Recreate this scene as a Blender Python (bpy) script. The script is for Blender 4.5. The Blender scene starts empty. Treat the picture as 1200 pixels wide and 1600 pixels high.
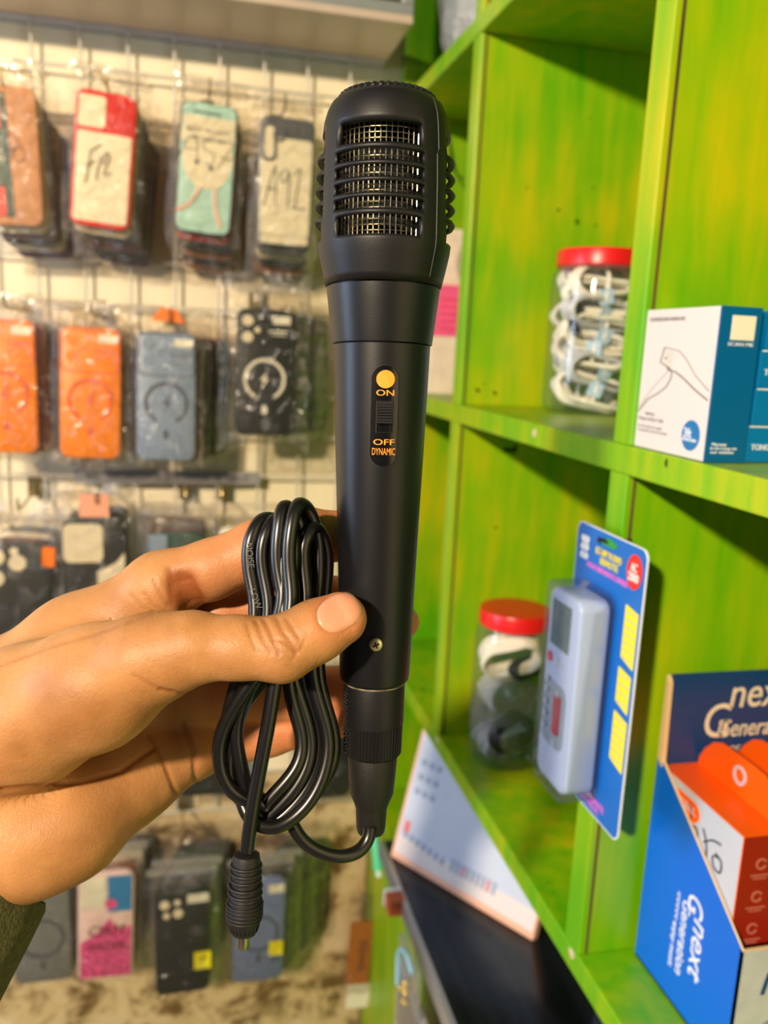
import bpy, bmesh, math, random
import numpy as np
from mathutils import Vector, Matrix
random.seed(7); np.random.seed(7)
SC = bpy.context.scene
COL = SC.collection
R = math.radians
# ------------------------------------------------------------------ camera
F = 1309.0                                     # focal length in pixels of the 1200x1600 frame
_y = Vector((-310, -270, F)).normalized()      # world +Y (into the shop) as the camera sees it (x right, y down, z forward)
_z = -Vector((-311, 6700, F)); _z = (_z - _y*_z.dot(_y)).normalized()
_x = _y.cross(_z)
_x = _x if _x.x > 0 else -_x
M_CW = Matrix((_x, _y, _z))                    # camera-vision coordinates -> world
def ray(px, py): return M_CW @ Vector((px-600, py-800, F))
def at(px, py, x=None, y=None, z=None):
    """world point on the ray of a pixel where it meets the plane x=, y= or z="""
    r = ray(px, py)
    s = x/r.x if x is not None else (y/r.y if y is not None else z/r.z)
    return r*s
def cd(px, py, d):
    """world point at camera depth d (metres)"""
    return ray(px, py)*(d/F)
cam_d = bpy.data.cameras.new('camera'); cam = bpy.data.objects.new('camera', cam_d); COL.objects.link(cam)
cam_d.sensor_fit = 'VERTICAL'; cam_d.sensor_height = 36; cam_d.lens = F/1600*36
cam_d.clip_start = 0.01; cam_d.clip_end = 50
Mc = Matrix((_x, _y, _z)) @ Matrix(((1,0,0),(0,-1,0),(0,0,-1)))
cam.matrix_world = Mc.to_4x4()
cam_d.dof.use_dof = True; cam_d.dof.focus_distance = 0.277; cam_d.dof.aperture_fstop = 10.5
SC.camera = cam
# ------------------------------------------------------------------ light
W = bpy.data.worlds.new('world'); SC.world = W; W.use_nodes = True
W.node_tree.nodes['Background'].inputs[0].default_value = (0.95, 0.92, 0.95, 1)
W.node_tree.nodes['Background'].inputs[1].default_value = 0.10
def lamp(name, kind, loc, energy, color, size=0.05, aim=None, sy=None):
    l = bpy.data.lights.new(name, kind); o = bpy.data.objects.new(name, l); COL.objects.link(o)
    l.energy = energy; l.color = color; o.location = loc
    if kind == 'AREA':
        l.shape = 'RECTANGLE'; l.size = size; l.size_y = sy or size
    else: l.shadow_soft_size = size
    if aim is not None:
        o.rotation_euler = (Vector(aim)-Vector(loc)).to_track_quat('-Z', 'Y').to_euler()
    return o
lamp('ceiling_bulb_light', 'POINT', (-0.90, -0.93, 0.60), 262, (1.0, 0.82, 0.58), 0.045)
lamp('doorway_daylight', 'AREA', (-1.7, 0.42, 0.15), 24, (0.62, 0.76, 1.0), 0.45, (0, 0.40, 0), 0.9)
SC.view_settings.view_transform = 'Standard'; SC.view_settings.look = 'None'
SC.view_settings.gamma = 1; SC.view_settings.use_curve_mapping = False
SC.view_settings.exposure = -0.22
try:
    SC.cycles.transparent_max_bounces = 24; SC.cycles.use_denoising = True
    SC.cycles.caustics_reflective = False; SC.cycles.caustics_refractive = False
except Exception: pass
# ------------------------------------------------------------------ materials
def lin(c):
    return tuple(((v/255)/12.92 if v/255 <= .04045 else ((v/255+.055)/1.055)**2.4) for v in c) + (1,)
def mat(name, col, rough=.5, metal=0, noise=0, nscale=30, bump=0, bscale=200, spec=.5, coat=0, sss=0, trans=0, stretch=None, col2=None):
    m = bpy.data.materials.new(name); m.use_nodes = True
    nt = m.node_tree; N = nt.nodes; L = nt.links; b = N['Principled BSDF']
    c = lin(col)
    b.inputs['Base Color'].default_value = c
    b.inputs['Roughness'].default_value = rough; b.inputs['Metallic'].default_value = metal
    b.inputs['Specular IOR Level'].default_value = spec
    if coat: b.inputs['Coat Weight'].default_value = coat; b.inputs['Coat Roughness'].default_value = .08
    if trans: b.inputs['Transmission Weight'].default_value = trans
    if sss:
        b.inputs['Subsurface Weight'].default_value = sss; b.inputs['Subsurface Radius'].default_value = (1,.35,.2); b.inputs['Subsurface Scale'].default_value = .004
    tc = N.new('ShaderNodeTexCoord'); mp = N.new('ShaderNodeMapping'); L.new(tc.outputs['Object'], mp.inputs[0])
    if stretch: mp.inputs['Scale'].default_value = stretch
    if noise or col2:
        n = N.new('ShaderNodeTexNoise'); n.inputs['Scale'].default_value = nscale; n.inputs['Detail'].default_value = 5
        L.new(mp.outputs[0], n.inputs['Vector'])
        r = N.new('ShaderNodeValToRGB'); L.new(n.outputs['Fac'], r.inputs[0])
        k = noise or .0
        r.color_ramp.elements[0].position = .35; r.color_ramp.elements[1].position = .65
        r.color_ramp.elements[0].color = tuple(max(0, v*(1-k)) for v in c[:3])+(1,)
        r.color_ramp.elements[1].color = lin(col2) if col2 else tuple(min(1, v*(1+k)) for v in c[:3])+(1,)
        L.new(r.outputs[0], b.inputs['Base Color'])
    if bump:
        n = N.new('ShaderNodeTexNoise'); n.inputs['Scale'].default_value = bscale; n.inputs['Detail'].default_value = 4
        L.new(mp.outputs[0], n.inputs['Vector'])
        bp = N.new('ShaderNodeBump'); bp.inputs['Strength'].default_value = bump; bp.inputs['Distance'].default_value = .001
        L.new(n.outputs['Fac'], bp.inputs['Height']); L.new(bp.outputs[0], b.inputs['Normal'])
    return m
def clear_mat(name, tint=(255,255,255), fac=.10, rough=.12, bump=.6, bscale=60, veil=.04, dist=.004):
    """thin clear plastic film: mostly see-through with sharp reflections and a faint milky veil"""
    m = bpy.data.materials.new(name); m.use_nodes = True; nt = m.node_tree; N = nt.nodes; L = nt.links
    N.remove(N['Principled BSDF']); out = N['Material Output']
    t = N.new('ShaderNodeBsdfTransparent'); t.inputs[0].default_value = lin(tint)
    g = N.new('ShaderNodeBsdfGlossy'); g.inputs['Roughness'].default_value = rough
    d = N.new('ShaderNodeBsdfDiffuse'); d.inputs[0].default_value = (.8,.8,.8,1)
    lw = N.new('ShaderNodeLayerWeight'); lw.inputs[0].default_value = .35
    ma = N.new('ShaderNodeMath'); ma.operation = 'MULTIPLY_ADD'; ma.inputs[1].default_value = .36; ma.inputs[2].default_value = fac
    mx = N.new('ShaderNodeMixShader'); m2 = N.new('ShaderNodeMixShader'); m2.inputs[0].default_value = veil
    tc = N.new('ShaderNodeTexCoord'); n = N.new('ShaderNodeTexNoise'); n.inputs['Scale'].default_value = bscale; n.inputs['Detail'].default_value = 3
    n.inputs['Distortion'].default_value = 1.2
    bp = N.new('ShaderNodeBump'); bp.inputs['Strength'].default_value = bump; bp.inputs['Distance'].default_value = dist
    L.new(tc.outputs['Object'], n.inputs['Vector']); L.new(n.outputs['Fac'], bp.inputs['Height'])
    L.new(bp.outputs[0], g.inputs['Normal']); L.new(bp.outputs[0], lw.inputs['Normal']); L.new(bp.outputs[0], d.inputs['Normal'])
    L.new(lw.outputs['Fresnel'], ma.inputs[0]); L.new(ma.outputs[0], mx.inputs[0])
    L.new(t.outputs[0], m2.inputs[1]); L.new(d.outputs[0], m2.inputs[2])
    L.new(m2.outputs[0], mx.inputs[1]); L.new(g.outputs[0], mx.inputs[2]); L.new(mx.outputs[0], out.inputs[0])
    return m
# ------------------------------------------------------------------ mesh builder
_tx = {}
def text_data(s, bold=False):
    if s not in _tx:
        cu = bpy.data.curves.new('t', 'FONT'); cu.body = s; cu.size = 1; cu.align_x = 'CENTER'; cu.align_y = 'CENTER'
        cu.extrude = .012; cu.offset = 0.0; cu.resolution_u = 4
        o = bpy.data.objects.new('t', cu); COL.objects.link(o)
        me = bpy.data.meshes.new_from_object(o)
        v = np.array([x.co[:] for x in me.vertices]).reshape(-1, 3); f = [tuple(p.vertices) for p in me.polygons]
        bpy.data.objects.remove(o); bpy.data.curves.remove(cu); bpy.data.meshes.remove(me)
        c = (v.max(0)+v.min(0))/2; v[:, :2] -= c[:2]
        _tx[s] = (v, f)
    return _tx[s]
def rrect(w, h, r, n=5, cx=0, cy=0):
    p = []
    for (sx, sy, a0) in ((1,1,0), (-1,1,90), (-1,-1,180), (1,-1,270)):
        for i in range(n+1):
            a = R(a0+90*i/n); p.append((cx+sx*(w/2-r)+r*math.cos(a), cy+sy*(h/2-r)+r*math.sin(a)))
    return p
def circ(r, n=24, cx=0, cy=0, ry=None): return [(cx+r*math.cos(2*math.pi*i/n), cy+(ry or r)*math.sin(2*math.pi*i/n)) for i in range(n)]
def catmull(P, n=8, closed=False):
    P = [Vector(p) for p in P]; out = []; m = len(P)
    rng = range(m) if closed else range(m-1)
    for i in rng:
        g = (lambda k: P[k % m]) if closed else (lambda k: P[min(max(k, 0), m-1)])
        a, b, c, d = g(i-1), g(i), g(i+1), g(i+2)
        for j in range(n):
            t = j/n
            out.append(.5*((2*b)+(c-a)*t+(2*a-5*b+4*c-d)*t*t+(3*b-a-3*c+d)*t**3))
    if not closed: out.append(P[-1])
    return out
class MB:
    def __init__(s, M=None): s.v = []; s.f = []; s.M = M
    def add(s, V, Fs):
        o = len(s.v); s.v += [Vector(v) for v in V]; s.f += [tuple(i+o for i in f) for f in Fs]; return s
    def prism(s, pts, a, b, axis='y'):
        """outline pts in the plane across `axis`, pulled from a to b"""
        n = len(pts)
        mk = {'y': lambda p, t: (p[0], t, p[1]), 'x': lambda p, t: (t, p[0], p[1]), 'z': lambda p, t: (p[0], p[1], t)}[axis]
        V = [mk(p, a) for p in pts]+[mk(p, b) for p in pts]
        Fs = [tuple(range(n)), tuple(range(2*n-1, n-1, -1))]+[(i, (i+1) % n, n+(i+1) % n, n+i) for i in range(n)]
        return s.add(V, Fs)
    def box(s, x0, x1, y0, y1, z0, z1):
        return s.prism([(x0,z0),(x1,z0),(x1,z1),(x0,z1)], y0, y1)
    def band(s, outer, inner, a, b, axis='y', closed=True):
        """flat ring between two outlines of equal count"""
        n = len(outer); mk = {'y': lambda p, t: (p[0], t, p[1]), 'x': lambda p, t: (t, p[0], p[1]), 'z': lambda p, t: (p[0], p[1], t)}[axis]
        V = [mk(p, a) for p in outer]+[mk(p, a) for p in inner]+[mk(p, b) for p in outer]+[mk(p, b) for p in inner]
        Fs = []
        for i in range(n if closed else n-1):
            j = (i+1) % n
            Fs += [(i, j, n+j, n+i), (2*n+i, 3*n+i, 3*n+j, 2*n+j), (i, 2*n+i, 2*n+j, j), (n+i, n+j, 3*n+j, 3*n+i)]
        if not closed: Fs += [(0, n, 3*n, 2*n), (n-1, 3*n-1, 4*n-1, 2*n-1)]
        return s.add(V, Fs)
    def arc(s, r0, r1, a0, a1, ya, yb, cx=0, cy=0, n=28, axis='y'):
        A = [R(a0+(a1-a0)*i/n) for i in range(n+1)]; full = abs(a1-a0) >= 359.9
        if full: A = A[:-1]
        return s.band([(cx+r1*math.cos(a), cy+r1*math.sin(a)) for a in A], [(cx+r0*math.cos(a), cy+r0*math.sin(a)) for a in A], ya, yb, axis, full)
    def lathe(s, prof, n=32, fn=None, cap0=True, cap1=True, c=(0,0)):
        """profile of (radius, z) spun about z; angle 0 looks to -y"""
        V = []
        for (r, z) in prof:
            for i in range(n):
                a = 2*math.pi*i/n; rr = fn(r, z, a) if fn else r
                V.append((c[0]+rr*math.sin(a), c[1]-rr*math.cos(a), z))
        Fs = [(k*n+i, k*n+(i+1) % n, (k+1)*n+(i+1) % n, (k+1)*n+i) for k in range(len(prof)-1) for i in range(n)]
        if cap0: Fs.append(tuple(range(n-1, -1, -1)))
        if cap1: Fs.append(tuple(range((len(prof)-1)*n, len(prof)*n)))
        return s.add(V, Fs)
    def tube(s, P, r, n=8, closed=False):
        P = [Vector(p) for p in P]; m = len(P); V = []
        up = None
        for i in range(m):
            t = (P[(i+1) % m]-P[i-1]) if closed else (P[min(i+1, m-1)]-P[max(i-1, 0)])
            t = t.normalized() if t.length > 1e-12 else Vector((0,0,1))
            if up is None:
                up = t.orthogonal().normalized()
            up = (up-t*up.dot(t)); up = up.normalized() if up.length > 1e-9 else t.orthogonal().normalized()
            w = t.cross(up); rr = r(i/(m-1)) if callable(r) else r
            for k in range(n):
                a = 2*math.pi*k/n; V.append(P[i]+(up*math.cos(a)+w*math.sin(a))*rr)
        Fs = [(i*n+k, i*n+(k+1) % n, ((i+1) % m)*n+(k+1) % n, ((i+1) % m)*n+k) for i in range(m if closed else m-1) for k in range(n)]
        if not closed: Fs += [tuple(range(n-1, -1, -1)), tuple(range((m-1)*n, m*n))]
        return s.add(V, Fs)
    def sphere(s, c, r, n=12, sc=(1,1,1)):
        pr = [(max(1e-5, r*math.sin(math.pi*k/n)), -r*math.cos(math.pi*k/n)) for k in range(n+1)]
        q = MB().lathe(pr, 2*n)
        return s.add([(c[0]+v.x*sc[0], c[1]+v.y*sc[1], c[2]+v.z*sc[2]) for v in q.v], q.f)
    def text(s, txt, o, xd, yd, h, w=None, th=.0002, fn=None, slant=0):
        """writing of line height h centred on o, running along xd with its up along yd"""
        v, f = text_data(txt); xd = Vector(xd).normalized(); yd = Vector(yd).normalized(); nd = xd.cross(yd)
        hh = v[:,1].max()-v[:,1].min(); ww = v[:,0].max()-v[:,0].min()
        ky = h/hh; kx = (w/ww) if w else ky; o = Vector(o)
        V = [o+xd*(p[0]*kx+slant*p[1]*ky)+yd*(p[1]*ky)+nd*(p[2]/.012*th) for p in v]
        if fn: V = [fn(p) for p in V]
        return s.add(V, f)
    def stroke(s, pts, o, xd, yd, r=.0008, n=5, smooth=True):
        xd = Vector(xd).normalized(); yd = Vector(yd).normalized(); o = Vector(o)
        P = [o+xd*a+yd*b for a, b in pts]
        return s.tube(catmull(P, 5) if smooth and len(P) > 2 else P, r, n)
    def xf(s, M, i0=0): s.v[i0:] = [M @ v for v in s.v[i0:]]; return s
    def build(s, name, m, parent=None, smooth=False, bevel=0, seg=2, loc=None, rot=None):
        me = bpy.data.meshes.new(name); V = s.v if s.M is None else [s.M @ v for v in s.v]
        me.from_pydata([tuple(v) for v in V], [], s.f)
        bm = bmesh.new(); bm.from_mesh(me); bmesh.ops.recalc_face_normals(bm, faces=bm.faces)
        if bevel:
            ed = [e for e in bm.edges if len(e.link_faces) == 2 and e.calc_face_angle(0) > R(35)]
            bmesh.ops.bevel(bm, geom=ed, offset=bevel, segments=seg, affect='EDGES', profile=.5)
        bm.to_mesh(me); bm.free()
        me.materials.append(m)
        if smooth:
            me.polygons.foreach_set('use_smooth', [True]*len(me.polygons))
            try: me.set_sharp_from_angle(angle=R(38 if smooth is True else smooth))
            except Exception: pass
        o = bpy.data.objects.new(name, me); COL.objects.link(o)
        if parent: o.parent = parent
        if loc is not None: o.location = loc
        if rot is not None: o.rotation_euler = rot
        return o
def thing(name, label, cat, loc=(0,0,0), rot=(0,0,0), group=None, M=None):
    o = bpy.data.objects.new(name, None); COL.objects.link(o); o.empty_display_size = .01
    if M is not None: o.matrix_world = M
    else: o.location = loc; o.rotation_euler = rot
    return tag(o, label, cat, group)
def tag(o, label, cat, group=None):
    o['label'] = label; o['category'] = cat
    if group: o['group'] = group
    return o
def struct(o): o['kind'] = 'structure'; return o
# ------------------------------------------------------------------ room
YW = 1.12       # back wall
XF = 0.265      # front plane of the green shelving
XB = 0.56       # its back
M_cream = mat('cream_wall', (248,234,200), .7, noise=.05, nscale=8)
M_floor = mat('concrete', (120,112,100), .8, noise=.2, nscale=12)
def stone_mat():
    m = mat('mottled_stone', (176,150,104), .45, bump=.2, bscale=40); nt = m.node_tree; N = nt.nodes; L = nt.links
    n = N.new('ShaderNodeTexNoise'); n.inputs['Scale'].default_value = 16; n.inputs['Detail'].default_value = 9; n.inputs['Roughness'].default_value = .65; n.inputs['Distortion'].default_value = .4
    tc = N.new('ShaderNodeTexCoord'); L.new(tc.outputs['Object'], n.inputs['Vector'])
    r = N.new('ShaderNodeValToRGB'); L.new(n.outputs['Fac'], r.inputs[0]); e = r.color_ramp.elements
    e[0].position = .40; e[0].color = lin((112,86,48)); e[1].position = .50; e[1].color = lin((208,182,136))
    x = e.new(.68); x.color = lin((228,208,170)); L.new(r.outputs[0], N['Principled BSDF'].inputs['Base Color']); return m
M_stone = stone_mat()
zs = at(300, 1215, y=YW).z                      # where the stone facing starts
struct(MB().box(-2.2, .62, YW, YW+.06, zs, 1.2).build('wall_back', M_cream))
struct(MB().box(-2.2, .62, YW-.006, YW+.06, -1.45, zs).build('wall_back_stone_facing', M_stone))
struct(MB().box(XB+.02, XB+.08, -1.6, YW, -1.45, 1.2).build('wall_right', M_cream))
struct(MB().box(-2.2, .64, -1.6, YW+.06, -1.5, -1.45).build('floor', M_floor))
# ------------------------------------------------------------------ wire grid panel
M_wire = mat('white_coated_wire', (205,198,184), .35)
gz0 = at(300, 1262, y=YW-.02).z; gz1 = .352
GY = YW-.022
g = thing('wire_grid_panel', 'white wire grid panel on the cream back wall behind the hanging phone cases', 'wire grid panel', (0, GY, gz1))
gx = -.80
while gx < .235:
    MB().tube([(gx, 0, 0), (gx, 0, gz0-gz1)], .0016, 6).build('vertical_wire', M_wire, g, True); gx += .0525
gzz = 0
while gzz > gz0-gz1-.01:
    MB().tube([(-.82, -.003, gzz), (.238, -.003, gzz)], .0016, 6).build('horizontal_wire', M_wire, g, True); gzz -= .0525
# ------------------------------------------------------------------ glass cabinet above
M_alu = mat('brushed_aluminium', (190,190,196), .35, .7, noise=.05)
M_lam = mat('pale_laminate', (196,176,158), .3, noise=.04, nscale=20)
M_lil = mat('grey_blue_strip', (160,164,186), .5)
M_glass = clear_mat('cabinet_glass', (238,246,240), .05, .02, 0, 10, .02)
CX0, CX1, CY0, CY1, CZ0 = -.9, .240, .966, YW, .347
c = thing('glass_cabinet', 'aluminium framed glass wall cabinet along the top of the back wall', 'cabinet', (0, CY0, CZ0))
t = Matrix.Translation((0, -CY0, -CZ0))
MB(t).box(CX0, CX1, CY0, CY1-.03, CZ0, CZ0+.008).build('bottom_board', M_lam, c)
MB(t).box(CX0, CX1, CY1-.03, CY1, CZ0-.001, CZ0+.03).build('wall_shade_strip', M_lil, c)  # grey-blue strip paints the shade band where wall meets cabinet
MB(t).box(CX0, CX1, CY0, CY0+.012, CZ0+.008, CZ0+.020).build('front_rail', M_alu, c, bevel=.001)
MB(t).box(CX1-.012, CX1, CY0, CY0+.012, CZ0+.02, CZ0+.45).build('corner_post', M_alu, c, bevel=.001)
MB(t).box(CX1-.008, CX1, CY0+.012, CY1-.03, CZ0+.008, CZ0+.020).build('side_rail', M_alu, c, bevel=.001)
MB(t).box(CX0, CX1-.012, CY0+.004, CY0+.008, CZ0+.02, CZ0+.45).build('front_pane', M_glass, c)
MB(t).box(CX1-.006, CX1-.002, CY0+.012, CY1, CZ0+.02, CZ0+.45).build('side_pane', M_glass, c)
M_wbox = mat('white_carton', (232,222,205), .6, noise=.03); M_dkg = mat('dark_green_carton', (58,74,30), .5); M_grn = mat('pale_green_carton', (170,190,160), .5)
bx = [(.118,.20,M_wbox,'white carton at the right end inside the glass cabinet'), (-.02,.075,M_dkg,'dark green carton left of the white carton in the glass cabinet'), (-.10,-.03,M_grn,'pale green carton inside the glass cabinet left of the dark green one'), (-.40,-.14,M_wbox,'long white carton in the left half of the glass cabinet')]
for x0, x1, m, lb in bx:
    o = thing('carton', lb, 'box', ((x0+x1)/2, CY0+.03, CZ0+.008), group='cartons in the glass cabinet')
    w = x1-x0
    MB().box(-w/2, w/2, 0, .09, 0, .11).build('box_body', m, o, bevel=.001)
    MB().box(-w/2-.0004, w/2+.0004, -.0006, .0905, .085, .1105).build('lid', m, o, bevel=.0008)
# ------------------------------------------------------------------ green shelving
def green_mat():
    m = bpy.data.materials.new('brushed_green_paint'); m.use_nodes = True; nt = m.node_tree; N = nt.nodes; L = nt.links; b = N['Principled BSDF']
    tc = N.new('ShaderNodeTexCoord'); mp = N.new('ShaderNodeMapping'); mp.inputs['Scale'].default_value = (1, 1, .13)
    L.new(tc.outputs['Object'], mp.inputs[0])
    n = N.new('ShaderNodeTexNoise'); n.inputs['Scale'].default_value = 60; n.inputs['Detail'].default_value = 6; n.inputs['Distortion'].default_value = .3
    n2 = N.new('ShaderNodeTexNoise'); n2.inputs['Scale'].default_value = 7; n2.inputs['Detail'].default_value = 3
    L.new(mp.outputs[0], n.inputs['Vector']); L.new(tc.outputs['Object'], n2.inputs['Vector'])
    ad = N.new('ShaderNodeMath'); ad.operation = 'MULTIPLY_ADD'; ad.inputs[1].default_value = .45; L.new(n.outputs['Fac'], ad.inputs[0])
    a2 = N.new('ShaderNodeMath'); a2.operation = 'MULTIPLY'; a2.inputs[1].default_value = .55; L.new(n2.outputs['Fac'], a2.inputs[0]); L.new(a2.outputs[0], ad.inputs[2])
    r = N.new('ShaderNodeValToRGB'); L.new(ad.outputs[0], r.inputs[0]); e = r.color_ramp.elements
    e[0].position = .36; e[0].color = lin((92,168,4)); e[1].position = .66; e[1].color = lin((186,184,6))
    x = e.new(.5); x.color = lin((132,178,6))
    sp = N.new('ShaderNodeTexNoise'); sp.inputs['Scale'].default_value = 55; sp.inputs['Detail'].default_value = 2; L.new(tc.outputs['Object'], sp.inputs['Vector'])
    sr = N.new('ShaderNodeValToRGB'); sr.color_ramp.elements[0].position = .735; sr.color_ramp.elements[1].position = .75; sr.color_ramp.elements[0].color = (0,0,0,1); L.new(sp.outputs['Fac'], sr.inputs[0])
    mx = N.new('ShaderNodeMix'); mx.data_type = 'RGBA'; L.new(sr.outputs[0], mx.inputs[0]); L.new(r.outputs[0], mx.inputs[6]); mx.inputs[7].default_value = lin((40,70,10))
    L.new(mx.outputs[2], b.inputs['Base Color']); b.inputs['Roughness'].default_value = .38
    bp = N.new('ShaderNodeBump'); bp.inputs['Strength'].default_value = .35; bp.inputs['Distance'].default_value = .0015; L.new(n.outputs['Fac'], bp.inputs['Height']); L.new(bp.outputs[0], b.inputs['Normal'])
    return m
M_green = green_mat()
TH = .018
YD = [.816, .476, .136]        # middle of the dividers
ZT = [.66, .3085, -.052, -.408]  # shelf tops
ZBASE = -.640
sh = thing('shelving_unit', 'bright green painted wooden pigeonhole shelving along the right wall', 'shelving', (XF, YW, -1.45))
t = Matrix.Translation((-XF, -YW, 1.45))
Y0 = -.2
for z in ZT:
    MB(t).box(XF, XB, Y0, YW, z-TH, z).build('shelf', M_green, sh, bevel=.0012)
for y in YD:
    for a, b in ((ZT[3], ZT[2]-TH), (ZT[2], ZT[1]-TH), (ZT[1], ZT[0]-TH)):
        MB(t).box(XF+.001, XB, y-.011, y+.011, a, b).build('divider', M_green, sh, bevel=.001)
M_seam = mat('bare_wood_seam', (84,66,20), .8, noise=.4, nscale=120, stretch=(1,1,.1))
for y in YD[:2]:
    for a, b in ((ZT[3], ZT[2]-TH), (ZT[2], ZT[1]-TH), (ZT[1], ZT[0]-TH)):
        MB(t).box(XF+.0055, XF+.0075, y-.0116, y-.0108, a+.0005, b-.0005).build('seam', M_seam, sh)
MB(t).box(XB, XB+.012, Y0, YW, -1.45, .75).build('back_panel', M_green, sh)
MB(t).box(XF+.002, XB, YW-.016, YW-.001, -1.44, .66).build('end_panel', M_green, sh, bevel=.001)
MB(t).box(XF, XB, Y0, YW, ZBASE-.02, ZBASE).build('base_top', M_green, sh, bevel=.001)
MB(t).box(XF+.002, XF+.014, Y0, YW, -1.44, ZBASE-.02).build('base_front', M_green, sh, bevel=.001)
# nails and paint chips on the frame
M_nail = mat('dark_nail', (70,60,40), .4, .8); M_chip = mat('bare_wood_chip', (210,190,165), .8)
for (px, py, rr) in ((835, 676, .0042), (893, 1490, .005), (683, 1157, .005)):
    p = at(px, py, x=XF-.0003); MB(t).prism([(p.y+rr*(.6+.5*random.random())*math.cos(a), p.z+rr*(.5+.6*random.random())*math.sin(a)) for a in [i*.7 for i in range(9)]], XF-.0005, XF+.001, 'x').build('paint_chip', M_chip, sh)
# ------------------------------------------------------------------ microphone
M_blk = mat('matte_black_plastic', (16,16,19), .46, bump=.07, bscale=2600, spec=.34)
M_blk2 = mat('semi_gloss_black_plastic', (14,15,19), .38, bump=.03, bscale=2400, spec=.36)
M_rub = mat('black_rubber', (15,15,16), .55, bump=.1, bscale=900)
M_cab = mat('black_cable_sheath', (14,14,15), .30, spec=.55)
M_mesh = mat('steel_mesh', (190,184,168), .3, 1)
M_org = mat('orange_print', (238,150,40), .5)
M_chr = mat('nickel_screw', (220,210,180), .38, 1, noise=.1, nscale=400)
M_plate = mat('black_gloss_plate', (10,10,12), .2)
D0 = .285
o0 = Vector(((594.5-600)/F*D0, (640-800)/F*D0, D0))
ucv = Vector((.0238, -.9926, -.1213)).normalized()
back = (Vector((0,0,1))-ucv*ucv.z).normalized()
right = back.cross(ucv); right = right if right.x > 0 else -right
MM = Matrix(((right.x, back.x, ucv.x), (right.y, back.y, ucv.y), (right.z, back.z, ucv.z)))   # local -> camera vision
Mw = (M_CW @ MM).to_4x4(); Mw.translation = M_CW @ o0
mic = thing('microphone', 'black handheld karaoke microphone with coiled cable held up in the hand', 'microphone', M=Mw)
def tz(py):
    yr = py-800; return (F*o0.y-yr*o0.z)/(yr*ucv.z-F*ucv.y)
def rr_(py, hw): return hw*(o0.z+tz(py)*ucv.z)/F*.992
def pr(L): return [(rr_(y, h), tz(y)) for y, h in L]
def interp(L, y):
    for (a, ha), (b, hb) in zip(L, L[1:]):
        if a <= y <= b: return ha+(hb-ha)*(y-a)/(b-a)
    return L[-1][1] if y > L[-1][0] else L[0][1]
HP = [(163,80),(170,88),(182,94),(200,99),(222,101),(250,102.5),(300,104),(385,104.5),(398,103),(425,97),(450,91)]
wins = [(219,253),(262,279),(286,303),(310,326),(333,349),(358,386)]
panels = [(-6.8, 41, 2.0), (86, 24, 6.0), (180, 38, 3), (-92, 27, 6.0)]
ys = sorted(set([163,166,170,176,182,190,200,210,238,372,392,398,410,425,438,450]+[v for w in wins for v in w]+[(wins[i][1]+wins[i+1][0])/2 for i in range(5)]))
ths = sorted(set([float(a) for a in range(-180, 180, 4)]+[c+s*h for c, h, _ in panels for s in (-1, 1)]))
ths = [a for a in ths if -180 <= a < 180]
ths = [a for i, a in enumerate(ths) if i == 0 or a-ths[i-1] > .6 or any(abs(a-(c+s*h)) < .01 for c, h, _ in panels for s in (-1, 1))]
def adist(a, c): return (a-c+180) % 360-180
V = []; Fs = []
for y in ys:
    for a in ths:
        h = interp(HP, y)
        for c, hs, bl in panels:
            if abs(adist(a, c)) < hs-1 and wins[0][1] <= y <= wins[-1][0]:
                k = 1-(abs(adist(a, c))/hs)**4
                rib = any(abs(y-(wins[i][1]+wins[i+1][0])/2) < .1 for i in range(5))
                h += bl*k*(1.0 if rib else .55)
        r_ = rr_(y, h); V.append((r_*math.sin(R(a)), -r_*math.cos(R(a)), tz(y)))
nt_ = len(ths)
for i in range(len(ys)-1):
    ym = (ys[i]+ys[i+1])/2
    for j in range(nt_):
        a0 = ths[j]; a1 = ths[(j+1) % nt_]; am = a0+((a1-a0) % 360)/2
        hole = any(w0 < ym < w1 for w0, w1 in wins) and any(abs(adist(am, c)) < hs-(3.5 if ym < 253 else 2 if ym > 358 else 0) for c, hs, _ in panels)
        if not hole: Fs.append((i*nt_+j, (i+1)*nt_+j, (i+1)*nt_+(j+1) % nt_, i*nt_+(j+1) % nt_))
head = MB().add(V, Fs).build('head_shell', M_blk, mic, 40)
sm = head.modifiers.new('s', 'SOLIDIFY'); sm.thickness = .0021; sm.offset = -1
# normals of the open shell: make sure they point outward
bm = bmesh.new(); bm.from_mesh(head.data)
for f in bm.faces:
    cc = f.calc_center_median()
    if f.normal.dot(Vector((cc.x, cc.y, 0))) < 0: f.normal_flip()
bm.to_mesh(head.data); bm.free()
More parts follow.
